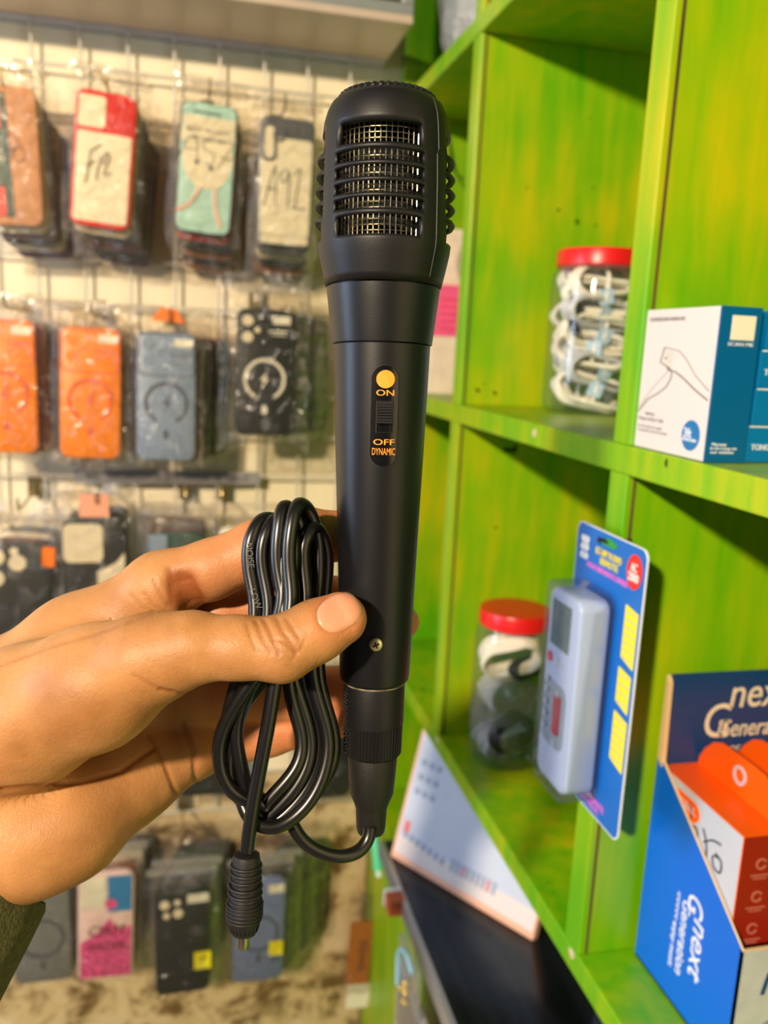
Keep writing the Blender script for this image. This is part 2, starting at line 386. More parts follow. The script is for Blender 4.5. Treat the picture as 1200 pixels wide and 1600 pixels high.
# crown with notched rim
zt = tz(163); rt = rr_(163, 80)
MB().lathe([(rt*.99, zt-.0004), (rt*.985, zt+.0006), (rt*.965, zt+.0013), (rt*.90, zt+.0019), (rt*.80, zt+.0022)], 168,
    fn=lambda r, z, a: r*(1.0 if (int(round(a/(2*math.pi)*168)) % 4) < 2 else .955) if zt < z < zt+.002 else r).build('crown', M_blk, mic)
q = MB()
for (r, z, a) in [(rt*k, zt+.0022, 0) for k in (.3, .5, .7)]: q.arc(r-.0008, r+.0008, 0, 360, z-.001, z+.0004, axis='z', n=40)
for i in range(12):
    a = R(i*30); q.add([(math.cos(a)*rt*.2-math.sin(a)*.0005*s, math.sin(a)*rt*.2+math.cos(a)*.0005*s, zt+.0012+h) for s in (-1,1) for h in (0,.0012)]+[(math.cos(a)*rt*.82-math.sin(a)*.0005*s, math.sin(a)*rt*.82+math.cos(a)*.0005*s, zt+.0012+h) for s in (-1,1) for h in (0,.0012)], [(0,1,3,2),(4,6,7,5),(0,4,5,1),(2,3,7,6),(0,2,6,4),(1,5,7,3)])
q.build('top_grille', M_blk, mic)
# wire mesh inside
nm = 58; zm0, zm1 = tz(392), tz(205); nz = 22; rm = rr_(300, 79)
V = [(rm*math.sin(2*math.pi*i/nm), -rm*math.cos(2*math.pi*i/nm), zm0+(zm1-zm0)*k/nz) for k in range(nz+1) for i in range(nm)]
wm = MB().add(V, [(k*nm+i, k*nm+(i+1) % nm, (k+1)*nm+(i+1) % nm, (k+1)*nm+i) for k in range(nz) for i in range(nm)]).build('wire_mesh', M_mesh, mic)
w = wm.modifiers.new('w', 'WIREFRAME'); w.thickness = .00048; w.use_even_offset = False
MB().lathe([(rm*.3, zm0), (rm*.72, zm0+.002), (rm*.72, zm1-.012), (rm*.5, zm1-.004), (rm*.2, zm1-.002)], 32).build('capsule', mat('black_foam', (10,10,10), .9), mic, True)
# mould seam on the head
P = [(rr_(y, interp(HP, y)+.4)*math.sin(R(50)), -rr_(y, interp(HP, y)+.4)*math.cos(R(50)), tz(y)) for y in range(172, 260, 8)]
P += [(rr_(y, interp(HP, y)+.4)*math.sin(R(48)), -rr_(y, interp(HP, y)+.4)*math.cos(R(48)), tz(y)) for y in range(260, 450, 10)]
MB().tube(P, .00016, 5).build('mould_seam', mat('black_seam', (40,40,40), .5), mic)
# collar, body, connector
MB().lathe(pr([(449,86),(451.5,86),(452.5,89.2),(455,89),(480,86),(510,82.2),(536,79),(538.5,78.6),(540,74)]), 96).build('collar', M_blk2, mic, 30)
BP = [(537,73),(541,76),(600,73.6),(700,69.5),(800,65),(900,60.6),(1000,57),(1050,54.8),(1058,53.5),(1062,50)]
MB().lathe(pr(BP), 128).build('body', M_blk2, mic, 30)
def ridge(n, d):
    return lambda r, z, a: r*(1-(d if (int(round(a/(2*math.pi)*n*4)) % 4) >= 2 else 0))
MB().lathe(pr([(1058,45),(1063,47.8),(1066,48.6),(1120,47.6),(1126,47.4)]), 96).build('connector_sleeve', M_blk, mic, 30)
MB().lathe(pr([(1124,44),(1125,46.6),(1172,45.2),(1176,42)]), 52*4, fn=ridge(52, .045)).build('grip_ring', M_blk, mic)
q = MB()
for i, y in enumerate(range(1072, 1172, 5)):
    for a in (-62, -70):
        r = rr_(y, 47.6); q.sphere((r*math.sin(R(a+(i % 2)*3)), -r*math.cos(R(a+(i % 2)*3)), tz(y)), .0004, 4)
q.build('grip_dots', M_blk, mic)
MB().lathe(pr([(1172,38),(1176,39.5),(1215,36.5),(1240,34),(1256,27),(1264,24.5),(1292,23),(1299,21.5),(1302,15)]), 16, fn=lambda r, z, a: r*(1-.03*abs(math.sin(a*4)))).build('strain_relief', M_rub, mic, 50)
MB().lathe(pr([(1061,46.5),(1062.5,48.5),(1064.5,48.5),(1066,46.5)]), 80).build('parting_ring', mat('worn_edge', (120,110,90), .6, noise=.5, nscale=300), mic, True)
def onbody(px, py, lift=0):
    """point of the body's surface seen at a pixel, in local coordinates; also returns its angle"""
    z = tz(py); r = rr_(py, interp(BP, py))
    ax = 594.5+(py-640)*-.0236; s = (px-ax)/interp(BP, py)
    a = math.asin(max(-1, min(1, s))); return Vector(((r+lift)*math.sin(a), -(r+lift)*math.cos(a), z)), a
def wrap(v):
    """lay a flat point (x = arc length, y = lift, z) on the body"""
    z = v.z; py = 640
    for _ in range(6): py = py-(tz(py)-z)/(tz(py+1)-tz(py)) if abs(tz(py)-z) > 1e-7 else py
    r = rr_(py, interp(BP, py)); a = A0+v.x/r
    return Vector(((r-v.y)*math.sin(a), -(r-v.y)*math.cos(a), z))
p, A0 = onbody(601, 650)
zc = (tz(574)+tz(725))/2; hh = (tz(574)-tz(725)); ww = 42*D0/F*1.0
def wstrip(out, inn, y0, y1):
    return MB().band(out, inn, y0, y1)
outl = [(x, zc+z) for x, z in rrect(ww, hh, ww*.49, 10)]; 
def dense(pts, n=3):
    o = []
    for i in range(len(pts)):
        a, b = pts[i], pts[(i+1) % len(pts)]; o += [(a[0]+(b[0]-a[0])*k/n, a[1]+(b[1]-a[1])*k/n) for k in range(n)]
    return o
outl = dense(outl, 6)
q = MB()
for s in range(8):
    a, b = 1-s/8, 1-(s+1)/8
    q.band([(x*a, zc+(z-zc)*(1-(1-a)*ww/hh*1.0)) for x, z in outl], [(x*b, zc+(z-zc)*(1-(1-b)*ww/hh)) for x, z in outl], -.00018, .0003)
q.v = [wrap(v) for v in q.v]; plate = q.build('switch_plate', M_plate, mic, 30)
q = MB().band([(x*1.03, zc+(z-zc)*1.01) for x, z in outl], [(x*.96, zc+(z-zc)*.99) for x, z in outl], -.0004, .0003); q.v = [wrap(v) for v in q.v]
q.build('plate_rim', M_blk, plate, 30)
def S(py): return tz(py)
k1 = D0/F
q = MB().prism(circ(13.2*k1, 28, 0, S(595)), -.0006, 0); q.v = [wrap(v) for v in q.v]; q.build('orange_dot', M_org, mic)
q = MB()
for tx, y, h, w_ in (('ON', 615, 8.5, 26), ('OFF', 688, 8.5, 31), ('DYNAMIC', 702, 10.5, 34)):
    q.text(tx, (0, -.0002, S(y)), (1,0,0), (0,0,1), h*k1, w_*k1, th=.00008, fn=wrap)
    if tx != 'DYNAMIC': q.text(tx, (.00008, -.0002, S(y)), (1,0,0), (0,0,1), h*k1, w_*k1, th=.00008, fn=wrap)
q.build('switch_lettering', M_org, mic)
q = MB().band(rrect(25*k1, 47*k1, .0003, 2, 0, S(651)), rrect(22*k1, 44*k1, .0002, 2, 0, S(651)), -.0007, .0002); q.v = [wrap(v) for v in q.v]
q.build('switch_frame', M_blk, mic)
sl = MB(); z1, z0 = S(628), S(660)
n = 8
for i in range(n):
    a = z0+(z1-z0)*i/n; b = z0+(z1-z0)*(i+.62)/n
    sl.box(-10*k1, 10*k1, -.0027+.0006*abs(i-3.5)/4, .0, a, b)
sl.box(-10*k1, 10*k1, -.0018, 0, z0, z1); sl.v = [wrap(v) for v in sl.v]
sl.build('switch_slider', mat('black_slider', (34,34,36), .3), mic)
# screw
p, a = onbody(588, 991, .0001); A0 = a
q = MB().lathe([(.0021, -.0002), (.0023, .0004), (.0019, .0009), (.0012, .00115)], 28)
Ms = Matrix.Translation(p) @ Matrix.Rotation(a, 4, 'Z') @ Matrix.Rotation(R(90), 4, 'X')
q.xf(Ms); scr = q.build('screw', M_chr, mic, True)
q = MB().box(-.0012, .0012, -.00028, .00028, .0008, .0013).box(-.00028, .00028, -.0012, .0012, .0008, .0013); q.xf(Matrix.Rotation(R(25), 4, 'Z')); q.xf(Ms); q.build('cross_slot', M_nail, scr)
# ---- cable, coiled (control points as pixel, pixel, depth)
inv = Mw.inverted()
def C(px, py, d): return inv @ cd(px, py, d)
CR = .00245
pts = [(578,1292,.2985),(577,1310,.298),(560,1334,.296),(525,1340,.293),(485,1326,.291),(460,1300,.290),(450,1270,.2905)]
# loops: left belly, right belly, apex, depth
loops = [
 # (xLb, yb, xRb, xLt, xapex, yapex, xRt, dL, dR)
 (352, 1282, 487, 414, 428, 806, 452, .2825, .290),
 (346, 1290, 500, 393, 412, 804, 470, .2830, .2925),
 (366, 1268, 474, 438, 440, 786, 478, .2800, .2885),
 (340, 1296, 515, 456, 464, 782, 500, .2785, .2900),
 (358, 1282, 524, 478, 488, 818, 512, .2840, .2930)]
for (xl, yb, xr, xlt, xa, ya, xrt, dl, dr) in loops:
    cxm = (xl+xr)/2
    pts += [(xl+18, yb-50, dl+.003), (xl-2, yb-115, dl+.002), (xl+12, yb-175, dl), (xl+(xlt-xl)*.62, 1040, dl-.0035), (xlt+ (14 if xlt < 450 else 4), 965, dl-.003), (xlt-4, 900, dl-.001), (xlt-6, 855, dl-.001), (xlt+(xa-xlt)*.3, ya+20, dl),
            (xa+4, ya, (dl+dr)/2), (xa+(xrt-xa)*.75, ya+24, dr), (xrt+2, 880, dr), (xrt-10, 960, dr), (xr-32, 1060, dr-.001), (xr-4, 1130, dr-.001), (xr, 1180, dr-.002), (xr-22, yb-50, dr-.004), (xr-62, yb-12, (dl+dr)/2+.000), (cxm-6, yb, dl+.004), (xl+44, yb-16, dl+.004)]
# last strand: passes up and comes straight down in front to the plug
pts += [(352,1225,.284),(362,1150,.283),(395,1060,.280),(428,990,.2775),(444,940,.2775),(440,900,.279),(443,850,.280),(452,826,.282),(462,850,.281),(452,930,.278),(438,1010,.2765),(428,1075,.2765),(418,1140,.277),(404,1210,.278),(392,1280,.279),(386,1330,.2795)]
path = catmull([C(*p) for p in pts], 7)
for _ in range(26):                              # relax the cable into smooth loops
    path = [path[0]]+[path[i]*.5+(path[i-1]+path[i+1])*.25 for i in range(1, len(path)-1)]+[path[-1]]
cab = MB().tube(path, CR, 12).build('cable', M_cab, mic, 80)
q = MB()
def on_cab(pxs, txt, hh):
    pass
# moulded lettering on the sheath
for txt, x0, y0, ang, d in (('NOISE', 391, 868, -84, .2790), ('LOW', 400, 936, -70, .2772)):
    aR = R(ang); xd = (inv.to_3x3() @ (M_CW @ Vector((math.cos(aR), -math.sin(aR), 0)))); yd = (inv.to_3x3() @ (M_CW @ Vector((math.sin(aR)*-1, -math.cos(aR), 0))))
    q.text(txt, C(x0, y0, d-.0006), xd, yd, .0021, th=.0003)
q.build('sheath_lettering', mat('grey_moulding', (70,70,70), .4), cab)
# plug
pa = C(386,1322,.2795); pb = C(380,1484,.281); axp = (pb-pa); Lp = axp.length; axp.normalize()
rot = Vector((0,0,-1)).rotation_difference(axp).to_matrix().to_4x4(); Mp = Matrix.Translation(pa) @ rot
kk = .28/F
prof = [(14,0),(20,8),(22,20),(22,55)]
q = MB(Mp).lathe([(r*kk, -z*kk) for r, z in ((12,10),(20,13),(21.5,20),(22,60),(24,80),(27,95),(27.5,108),(25,120),(20,132),(19,138),(14,140))], 40)
pg = q.build('plug', M_rub, mic, 40)
q = MB(Mp)
for i, z in enumerate((30, 41, 52, 63, 74)):
    r = (22.6 if z < 60 else 24.6)*kk
    a0 = 10 if i % 2 == 0 else 40
    q.tube([(r*math.cos(R(a)), r*math.sin(R(a)), -z*kk) for a in range(0, 360, 12)], .0006, 6, True)
for z in (84, 90, 96, 102, 108, 114):
    r = (25.4 if z < 90 else 27.3 if z < 112 else 26.3)*kk
    q.tube([(r*math.cos(R(a)), r*math.sin(R(a)), -z*kk) for a in range(0, 360, 12)], .0004, 6, True)
q.build('grip_rings', M_rub, pg, 80)
q = MB(Mp)
for i in range(22):
    a = 2*math.pi*i/22; r = 24*kk
    q.tube([(r*math.cos(a), r*math.sin(a), -120*kk), (21*kk*math.cos(a), 21*kk*math.sin(a), -133*kk)], .0003, 5)
q.build('plug_ribs', M_rub, pg)
MB(Mp).lathe([(9.5*kk, -136*kk), (9.5*kk, -158*kk), (8*kk, -163*kk), (4*kk, -164*kk)], 24).build('barrel_tip', mat('plug_metal', (170,165,150), .25, 1), pg, True)
# ------------------------------------------------------------------ hand (one continuous surface from a distance field)
def cone(px0, py0, d0, r0, px1, py1, d1, r1):
    a = np.array([(px0-600)/F*d0, (py0-800)/F*d0, d0]); b = np.array([(px1-600)/F*d1, (py1-800)/F*d1, d1])
    return a, b, r0*d0/F, r1*d1/F
def chain(*P): return [cone(*P[i], *P[i+1]) for i in range(len(P)-1)]
THUMB = chain((531,967,.2685,42), (492,987,.2655,46), (440,1014,.2635,49), (372,1012,.263,47), (300,1012,.2635,54), (225,1030,.266,66))
THENAR = chain((245,1028,.268,68), (150,1072,.275,92), (40,1118,.283,104), (-90,1160,.292,112))
INDEX = chain((250,915,.303,52), (330,890,.303,46), (405,858,.304,45), (475,838,.308,44), (560,838,.3215,38), (620,850,.322,32))
MIDDLE = chain((255,985,.322,50), (345,957,.324,44), (430,940,.326,42), (520,940,.330,38), (590,955,.324,33), (628,972,.3135,27))
RING = chain((245,1080,.334,56), (360,1080,.338,50), (470,1085,.340,42), (560,1075,.336,36), (592,1070,.326,31))
LITTLE = chain((235,1160,.338,56), (300,1162,.342,50), (420,1140,.345,40), (500,1125,.342,33), (560,1118,.334,28))
PALM = chain((255,920,.305,52), (120,1005,.308,68), (-20,1100,.312,84), (-110,1180,.312,95)) + \
       chain((255,985,.322,54), (100,1090,.325,80), (-60,1200,.320,100)) + \
       chain((245,1075,.336,54), (110,1180,.336,76), (-60,1260,.318,100)) + \
       chain((290,1170,.333,52), (200,1215,.322,66), (105,1286,.302,80), (40,1312,.298,82), (-90,1340,.305,90)) + \
       chain((100,1160,.330,60), (40,1225,.312,74), (-80,1270,.303,95)) + chain((-20,1270,.302,105), (-80,1410,.303,108), (-140,1540,.303,112))
def dist(P, prim):
    a, b, ra, rb = prim; ab = b-a; t = np.clip(((P-a) @ ab)/(ab @ ab), 0, 1)
    return np.linalg.norm(P-(a+t[:, None]*ab), axis=1)-(ra+(rb-ra)*t)
def smin(a, b, k):
    h = np.maximum(k-np.abs(a-b), 0)/k; return np.minimum(a, b)-h*h*k*.25
def group(P, prims, k):
    d = dist(P, prims[0])
    for p in prims[1:]: d = smin(d, dist(P, p), k)
    return d
def sdf(P):
    d = group(P, PALM, .010)
    d = smin(d, group(P, THENAR, .008), .008)
    d = smin(d, group(P, THUMB, .004), .006)
    fi = group(P, INDEX, .003)
    for g in (MIDDLE, RING, LITTLE): fi = smin(fi, group(P, g, .003), .0022)
    return smin(d, fi, .006)
def sdf_grad(P, e=2e-4):
    g = np.stack([sdf(P+np.eye(3)[i]*e)-sdf(P-np.eye(3)[i]*e) for i in range(3)], 1)
    return g/np.maximum(np.linalg.norm(g, axis=1, keepdims=True), 1e-9)
def surface_nets(lo, hi, h):
    ax = [np.arange(lo[i], hi[i], h) for i in range(3)]; n = [len(a) for a in ax]
    f = np.empty(n, np.float32)
    for i, x in enumerate(ax[0]):
        Y, Z = np.meshgrid(ax[1], ax[2], indexing='ij')
        f[i] = sdf(np.stack([np.full(Y.size, x), Y.ravel(), Z.ravel()], 1)).reshape(n[1], n[2])
    s = f < 0; cs = np.zeros([k-1 for k in n], np.int16); c8 = []
    for dx in (0,1):
        for dy in (0,1):
            for dz in (0,1): cs += s[dx:n[0]-1+dx, dy:n[1]-1+dy, dz:n[2]-1+dz]
    mix = (cs > 0) & (cs < 8); idx = -np.ones(mix.shape, np.int64); I = np.argwhere(mix); idx[tuple(I.T)] = np.arange(len(I))
    V = np.array(lo)+(I+.5)*h
    Q = []
    for a in range(3):
        b, c = (a+1) % 3, (a+2) % 3
        sl0 = [slice(1, -1)]*3; sl0[a] = slice(0, -1); sl1 = list(sl0); sl1[a] = slice(1, None)
        A = s[tuple(sl0)]; B = s[tuple(sl1)]; E = np.argwhere(A != B); fl = A[tuple(E.T)]
        E = E.copy(); E[:, b] += 1; E[:, c] += 1
        def cell(db, dc):
            X = E.copy(); X[:, b] -= db; X[:, c] -= dc; return idx[tuple(X.T)]
        q = np.stack([cell(1,1), cell(0,1), cell(0,0), cell(1,0)], 1); q[~fl] = q[~fl][:, ::-1]; Q.append(q)
    return V, np.concatenate(Q)
Vh, Qh = surface_nets((-.165, -.008, .235), (.016, .165, .372), .0013)
bm = bmesh.new(); vs = [bm.verts.new(v) for v in Vh]
for q in Qh:
    try: bm.faces.new([vs[i] for i in q])
    except Exception: pass
bmesh.ops.subdivide_edges(bm, edges=bm.edges, cuts=1, use_grid_fill=True)
bm.verts.ensure_lookup_table()
P = np.array([v.co[:] for v in bm.verts])
for _ in range(3): P = P-sdf_grad(P)*sdf(P)[:, None]
Nn = sdf_grad(P)
px = P[:, 0]/P[:, 2]*F+600; py = P[:, 1]/P[:, 2]*F+800
front = np.clip(-Nn[:, 2]*1.4+.35, 0, 1)
def polyd(pts):
    best = np.full(len(P), 1e9)
    for (x0, y0), (x1, y1) in zip(pts, pts[1:]):
        dx, dy = x1-x0, y1-y0; t = np.clip(((px-x0)*dx+(py-y0)*dy)/(dx*dx+dy*dy), 0, 1)
        best = np.minimum(best, np.hypot(px-x0-t*dx, py-y0-t*dy))
    return best
nail_ring = [(530+(36*math.cos(t)*math.cos(R(-28))-29*math.sin(t)*math.sin(R(-28))), 957+(36*math.cos(t)*math.sin(R(-28))+29*math.sin(t)*math.cos(R(-28)))) for t in [i*math.pi/12 for i in range(25)]]
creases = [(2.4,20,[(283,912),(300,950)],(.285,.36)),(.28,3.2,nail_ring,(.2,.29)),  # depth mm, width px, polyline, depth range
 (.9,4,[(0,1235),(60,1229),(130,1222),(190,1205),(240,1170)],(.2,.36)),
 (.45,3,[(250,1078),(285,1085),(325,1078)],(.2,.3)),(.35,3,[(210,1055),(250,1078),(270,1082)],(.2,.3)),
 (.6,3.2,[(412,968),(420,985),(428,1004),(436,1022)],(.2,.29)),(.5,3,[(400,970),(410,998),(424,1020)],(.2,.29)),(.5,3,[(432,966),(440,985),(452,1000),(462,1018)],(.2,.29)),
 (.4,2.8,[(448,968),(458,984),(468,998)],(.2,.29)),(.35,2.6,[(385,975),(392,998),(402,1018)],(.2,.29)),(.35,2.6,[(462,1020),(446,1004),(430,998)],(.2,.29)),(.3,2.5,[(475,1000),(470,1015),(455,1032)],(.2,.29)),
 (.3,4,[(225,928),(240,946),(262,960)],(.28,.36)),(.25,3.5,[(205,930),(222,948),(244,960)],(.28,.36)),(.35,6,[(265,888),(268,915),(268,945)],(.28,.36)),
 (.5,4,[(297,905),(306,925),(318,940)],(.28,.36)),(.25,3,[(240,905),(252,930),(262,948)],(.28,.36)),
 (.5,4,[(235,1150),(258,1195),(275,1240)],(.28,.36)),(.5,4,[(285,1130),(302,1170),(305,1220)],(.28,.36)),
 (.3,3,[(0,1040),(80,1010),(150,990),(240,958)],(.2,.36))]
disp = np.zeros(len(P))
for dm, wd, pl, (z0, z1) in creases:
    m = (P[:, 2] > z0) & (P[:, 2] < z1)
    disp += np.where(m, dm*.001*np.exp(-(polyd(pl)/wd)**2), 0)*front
P2 = P-Nn*disp[:, None]
for v, c in zip(bm.verts, P2): v.co = M_CW @ Vector(c)
me = bpy.data.meshes.new('person'); bm.to_mesh(me); bm.free()
me.polygons.foreach_set('use_smooth', [True]*len(me.polygons))
# flush: pinker skin near the thumb tip, knuckle and finger sides
fl = np.clip(1-np.hypot(px-540, py-960)/75, 0, 1)*(P[:, 2] < .29)+np.clip(1-np.abs(px-500)/260, 0, 1)*(P[:, 2] > .288)*.9
at_ = me.attributes.new('flush', 'FLOAT', 'POINT'); at_.data.foreach_set('value', np.clip(fl, 0, 1).astype(np.float32))
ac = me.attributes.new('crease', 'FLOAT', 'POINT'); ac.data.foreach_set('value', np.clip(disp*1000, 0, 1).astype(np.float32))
def skin_mat():
    m = mat('skin', (204,140,92), .48, sss=.1, spec=.34); nt = m.node_tree; N = nt.nodes; L = nt.links; b = N['Principled BSDF']
    tc = N.new('ShaderNodeTexCoord')
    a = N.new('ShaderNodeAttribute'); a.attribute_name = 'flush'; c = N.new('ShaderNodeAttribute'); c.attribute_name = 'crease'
    n = N.new('ShaderNodeTexNoise'); n.inputs['Scale'].default_value = 45; n.inputs['Detail'].default_value = 5; L.new(tc.outputs['Object'], n.inputs['Vector'])
    r = N.new('ShaderNodeValToRGB'); r.color_ramp.elements[0].position = .3; r.color_ramp.elements[1].position = .7
    r.color_ramp.elements[0].color = lin((150,101,58)); r.color_ramp.elements[1].color = lin((188,135,86)); L.new(n.outputs['Fac'], r.inputs[0])
    x = N.new('ShaderNodeMix'); x.data_type = 'RGBA'; L.new(a.outputs['Fac'], x.inputs[0]); L.new(r.outputs[0], x.inputs[6]); x.inputs[7].default_value = lin((196,118,80))
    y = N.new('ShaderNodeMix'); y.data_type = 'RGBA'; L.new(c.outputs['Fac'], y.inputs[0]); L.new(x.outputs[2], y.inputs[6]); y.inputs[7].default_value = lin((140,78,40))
    L.new(y.outputs[2], b.inputs['Base Color'])
    v = N.new('ShaderNodeTexVoronoi'); v.inputs['Scale'].default_value = 1500; L.new(tc.outputs['Object'], v.inputs['Vector'])
    mp = N.new('ShaderNodeMapping'); mp.inputs['Scale'].default_value = (1, .5, 1.0); mp.inputs['Rotation'].default_value = (0, R(25), 0); L.new(tc.outputs['Object'], mp.inputs[0])
    n2 = N.new('ShaderNodeTexNoise'); n2.inputs['Scale'].default_value = 620; n2.inputs['Detail'].default_value = 6; n2.inputs['Distortion'].default_value = .6; L.new(mp.outputs[0], n2.inputs['Vector'])
    ad = N.new('ShaderNodeMath'); ad.operation = 'MULTIPLY_ADD'; ad.inputs[1].default_value = .35; L.new(v.outputs['Distance'], ad.inputs[0]); L.new(n2.outputs['Fac'], ad.inputs[2])
    bp = N.new('ShaderNodeBump'); bp.inputs['Strength'].default_value = .35; bp.inputs['Distance'].default_value = .0005; L.new(ad.outputs[0], bp.inputs['Height']); L.new(bp.outputs[0], b.inputs['Normal'])
    return m
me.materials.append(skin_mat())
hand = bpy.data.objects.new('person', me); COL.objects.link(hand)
tag(hand, "person's hand and wrist in an olive sleeve gripping the microphone and its coiled cable", 'person')
# thumbnail: traced onto the thumb's own surface
ca, sa = math.cos(R(-28)), math.sin(R(-28))
nu, nr = 48, 12; V = []
def on_thumb(x, y, lift):
    d = np.array([(x-600)/F, (y-800)/F, 1.0]); t = .235
    for _ in range(60):
        s = float(sdf((d*t)[None])[0]); t += s*.9/np.linalg.norm(d)
        if abs(s) < 1e-6: break
    p = d*t; n = sdf_grad(p[None])[0]; return p+n*lift
for k in range(nr+1):
    f = k/nr
    for i in range(nu):
        a = 2*math.pi*i/nu; c, s = math.cos(a), math.sin(a)
        ex = abs(c)**.72*(1 if c > 0 else -1)*(36 if c > 0 else 35); ey = abs(s)**.78*(1 if s > 0 else -1)*(29-4*max(0, -c))
        ex *= f; ey *= f
        x = 530+ex*ca-ey*sa; y = 957+ex*sa+ey*ca
        lf = .00022*(1-f**8)-.0002*f**14+(.0003*max(0, c)*f**3*(1-f**10))
        V.append(M_CW @ Vector(on_thumb(x, y, lf)))
Fs = [(k*nu+i, k*nu+(i+1) % nu, (k+1)*nu+(i+1) % nu, (k+1)*nu+i) for k in range(nr) for i in range(nu)]
nm_ = mat('fingernail', (214,146,118), .28, noise=.04, nscale=150, sss=.1)
tn = MB().add(V, Fs).build('thumbnail', nm_, hand, True)
tn.data.materials.append(mat('nail_free_edge', (236,200,164), .35))
for p_ in tn.data.polygons:
    k, i = divmod(p_.index, nu)
    if k >= nr-1 and (i < 9 or i > nu-10): p_.material_index = 1
# sleeve
M_sl = mat('olive_knit', (74,72,38), .95, noise=.25, nscale=500, bump=.9, bscale=900)
A = [(-150,1350,.309,150), (-60,1352,.306,150), (-12,1352,.305,138), (12,1360,.304,122), (16,1368,.304,108), (-5,1362,.305,96)]
V = []; n = 48; Fs = []
axd = (Vector(cd(-8,1330,.309))-Vector(cd(-75,1440,.297))).normalized()
# the cuff is a tube around the wrist, its axis running down-left out of frame
c0 = Vector(cd(-62,1384,.299)); u1 = axd.orthogonal().normalized(); u2 = axd.cross(u1)
prof_s = [(-.07,.033),(-.03,.032),(-.006,.031),(.004,.0303),(.0062,.029),(.005,.0272),(-.002,.0262),(-.05,.026)]
for (s, r) in prof_s:
    for i in range(n):
        a = 2*math.pi*i/n; rr = r*(1+.02*math.sin(a*5)+.012*math.sin(a*9+1))
        V.append(c0+axd*s+(u1*math.cos(a)+u2*math.sin(a))*rr)
Fs = [(k*n+i, k*n+(i+1) % n, (k+1)*n+(i+1) % n, (k+1)*n+i) for k in range(len(prof_s)-1) for i in range(n)]
MB().add(V, Fs).build('sleeve', M_sl, hand, 80)
# ------------------------------------------------------------------ bagged phone cases on the wall
def cm(name, c, rough=.45, **k): return mat(name, c, rough, **k)
K_red = cm('red_bumper', (232,38,22)); K_cream = cm('cream_case', (240,226,190), .35); K_tan = cm('tan_leather', (214,150,104), .5, noise=.05)
K_blk = cm('black_case', (26,26,28), .5); K_or = cm('orange_case', (255,138,22), .4); K_gry = cm('blue_grey_case', (136,152,178), .4)
K_dor = cm('dark_orange_print', (226,84,20)); K_dgr = cm('dark_grey_print', (70,74,90)); K_wht = cm('white_print', (236,228,206), .5)
K_mint = cm('mint_case', (176,216,200), .4); K_pnk = cm('salmon_print', (236,160,130)); K_sm = cm('smoke_frame', (92,92,96), .35)
K_gr = cm('grey_case', (120,120,122), .5); K_lbl = cm('slate_blue_case', (112,126,168), .45); K_mar = cm('maroon_case', (96,30,34), .45); K_brn = cm('brown_case', (150,96,60), .5)
K_yel = cm('yellow_sticker', (236,222,20)); K_len = cm('camera_lens_hole', (232,216,184), .4); K_blu = cm('blue_print', (48,130,190)); K_mag = cm('pink_glitter', (226,80,140), .3, noise=.4, nscale=260)
K_ink = cm('marker_ink', (36,34,40), .6); K_pink = cm('magenta_case', (176,24,84)); K_dg = cm('dark_green_case', (26,64,48)); K_pale = cm('pale_pink_print', (240,206,200)); K_sgr = cm('silver_grey_mark', (84,86,96))
K_osk = cm('orange_sticker', (240,118,30)); K_purp = cm('plum_case', (96,62,84))
BAG = clear_mat('clear_bag_film', (255,253,250), .03, .11, 1.0, 60, .012, .009)
HDR = mat('frosted_bag_header', (226,222,206), .4)
CW, CH, CT = .0705, .157, .010
bag_me = {}
def bag_mesh(kind):
    if kind in bag_me: return bag_me[kind]
    w, z0, z1 = .094, -.090, .110; nx, nz = 16, 28
    V = []; Fs = []; rng = random.Random(kind)
    ph = [rng.random()*6 for _ in range(8)]
    for side in ((-1, 1) if kind < 2 else (-1,)):
        o = len(V)
        for k in range(nz+1):
            for i in range(nx+1):
                u = i/nx*2-1; v = k/nz; x = u*w/2; z = z0+(z1-z0)*v
                edge = (1-abs(u)**6)*(1-abs(v*2-1)**8)
                inside = max(0, 1-max(abs(x)/(CW/2+.008), abs(z)/(CH/2+.009))**10)
                y = side*(CT/2+.0012)*inside + side*.0015*edge
                cr = math.sin(x*190+ph[0]+z*60)*math.sin(z*130+ph[1]+x*40)+.6*math.sin(x*420+ph[2])*math.sin(z*300+ph[3]+x*150)
                y += cr*.0016*(1-inside*.8)
                xx = x+.0012*math.sin(z*90+ph[4])*abs(u)
                V.append((xx, y, z))
        Fs += [(o+k*(nx+1)+i, o+k*(nx+1)+i+1, o+(k+1)*(nx+1)+i+1, o+(k+1)*(nx+1)+i) for k in range(nz) for i in range(nx)]
    m = MB().add(V, Fs).build('bag', BAG, None, 80); me_ = m.data; bpy.data.objects.remove(m); bag_me[kind] = me_; return me_
body_me = {}
def case_body(m, w=CW, h=CH, r=.011):
    key = (m.name, w, h)
    if key not in body_me:
        o = MB().prism(rrect(w, h, r, 6), -CT/2, CT/2).build('case_shell', m, None, 40, bevel=.002); body_me[key] = o.data; bpy.data.objects.remove(o)
    return body_me[key]
SCL = 1.0
def pack(label, px, py, m, yf=1.00, tilt=0, yaw=0, group=None, kind=0, hdr=True, pos=None, w=CW, h=CH):
    p = pos if pos is not None else at(px, py, y=yf)
    o = thing('bagged_phone_case', label, 'phone case', p, (0, R(tilt), R(yaw)), group)
    o.scale = (SCL, SCL, SCL)
    c = bpy.data.objects.new('case_shell', case_body(m, w, h)); COL.objects.link(c); c.parent = o
    b = bpy.data.objects.new('plastic_bag', bag_mesh(kind)); COL.objects.link(b); b.parent = o
    if hdr:
        MB().prism(rrect(.090, .010, .002, 2, 0, .104), -.0012, .0004).build('bag_header', BAGH, o)
    return o, c
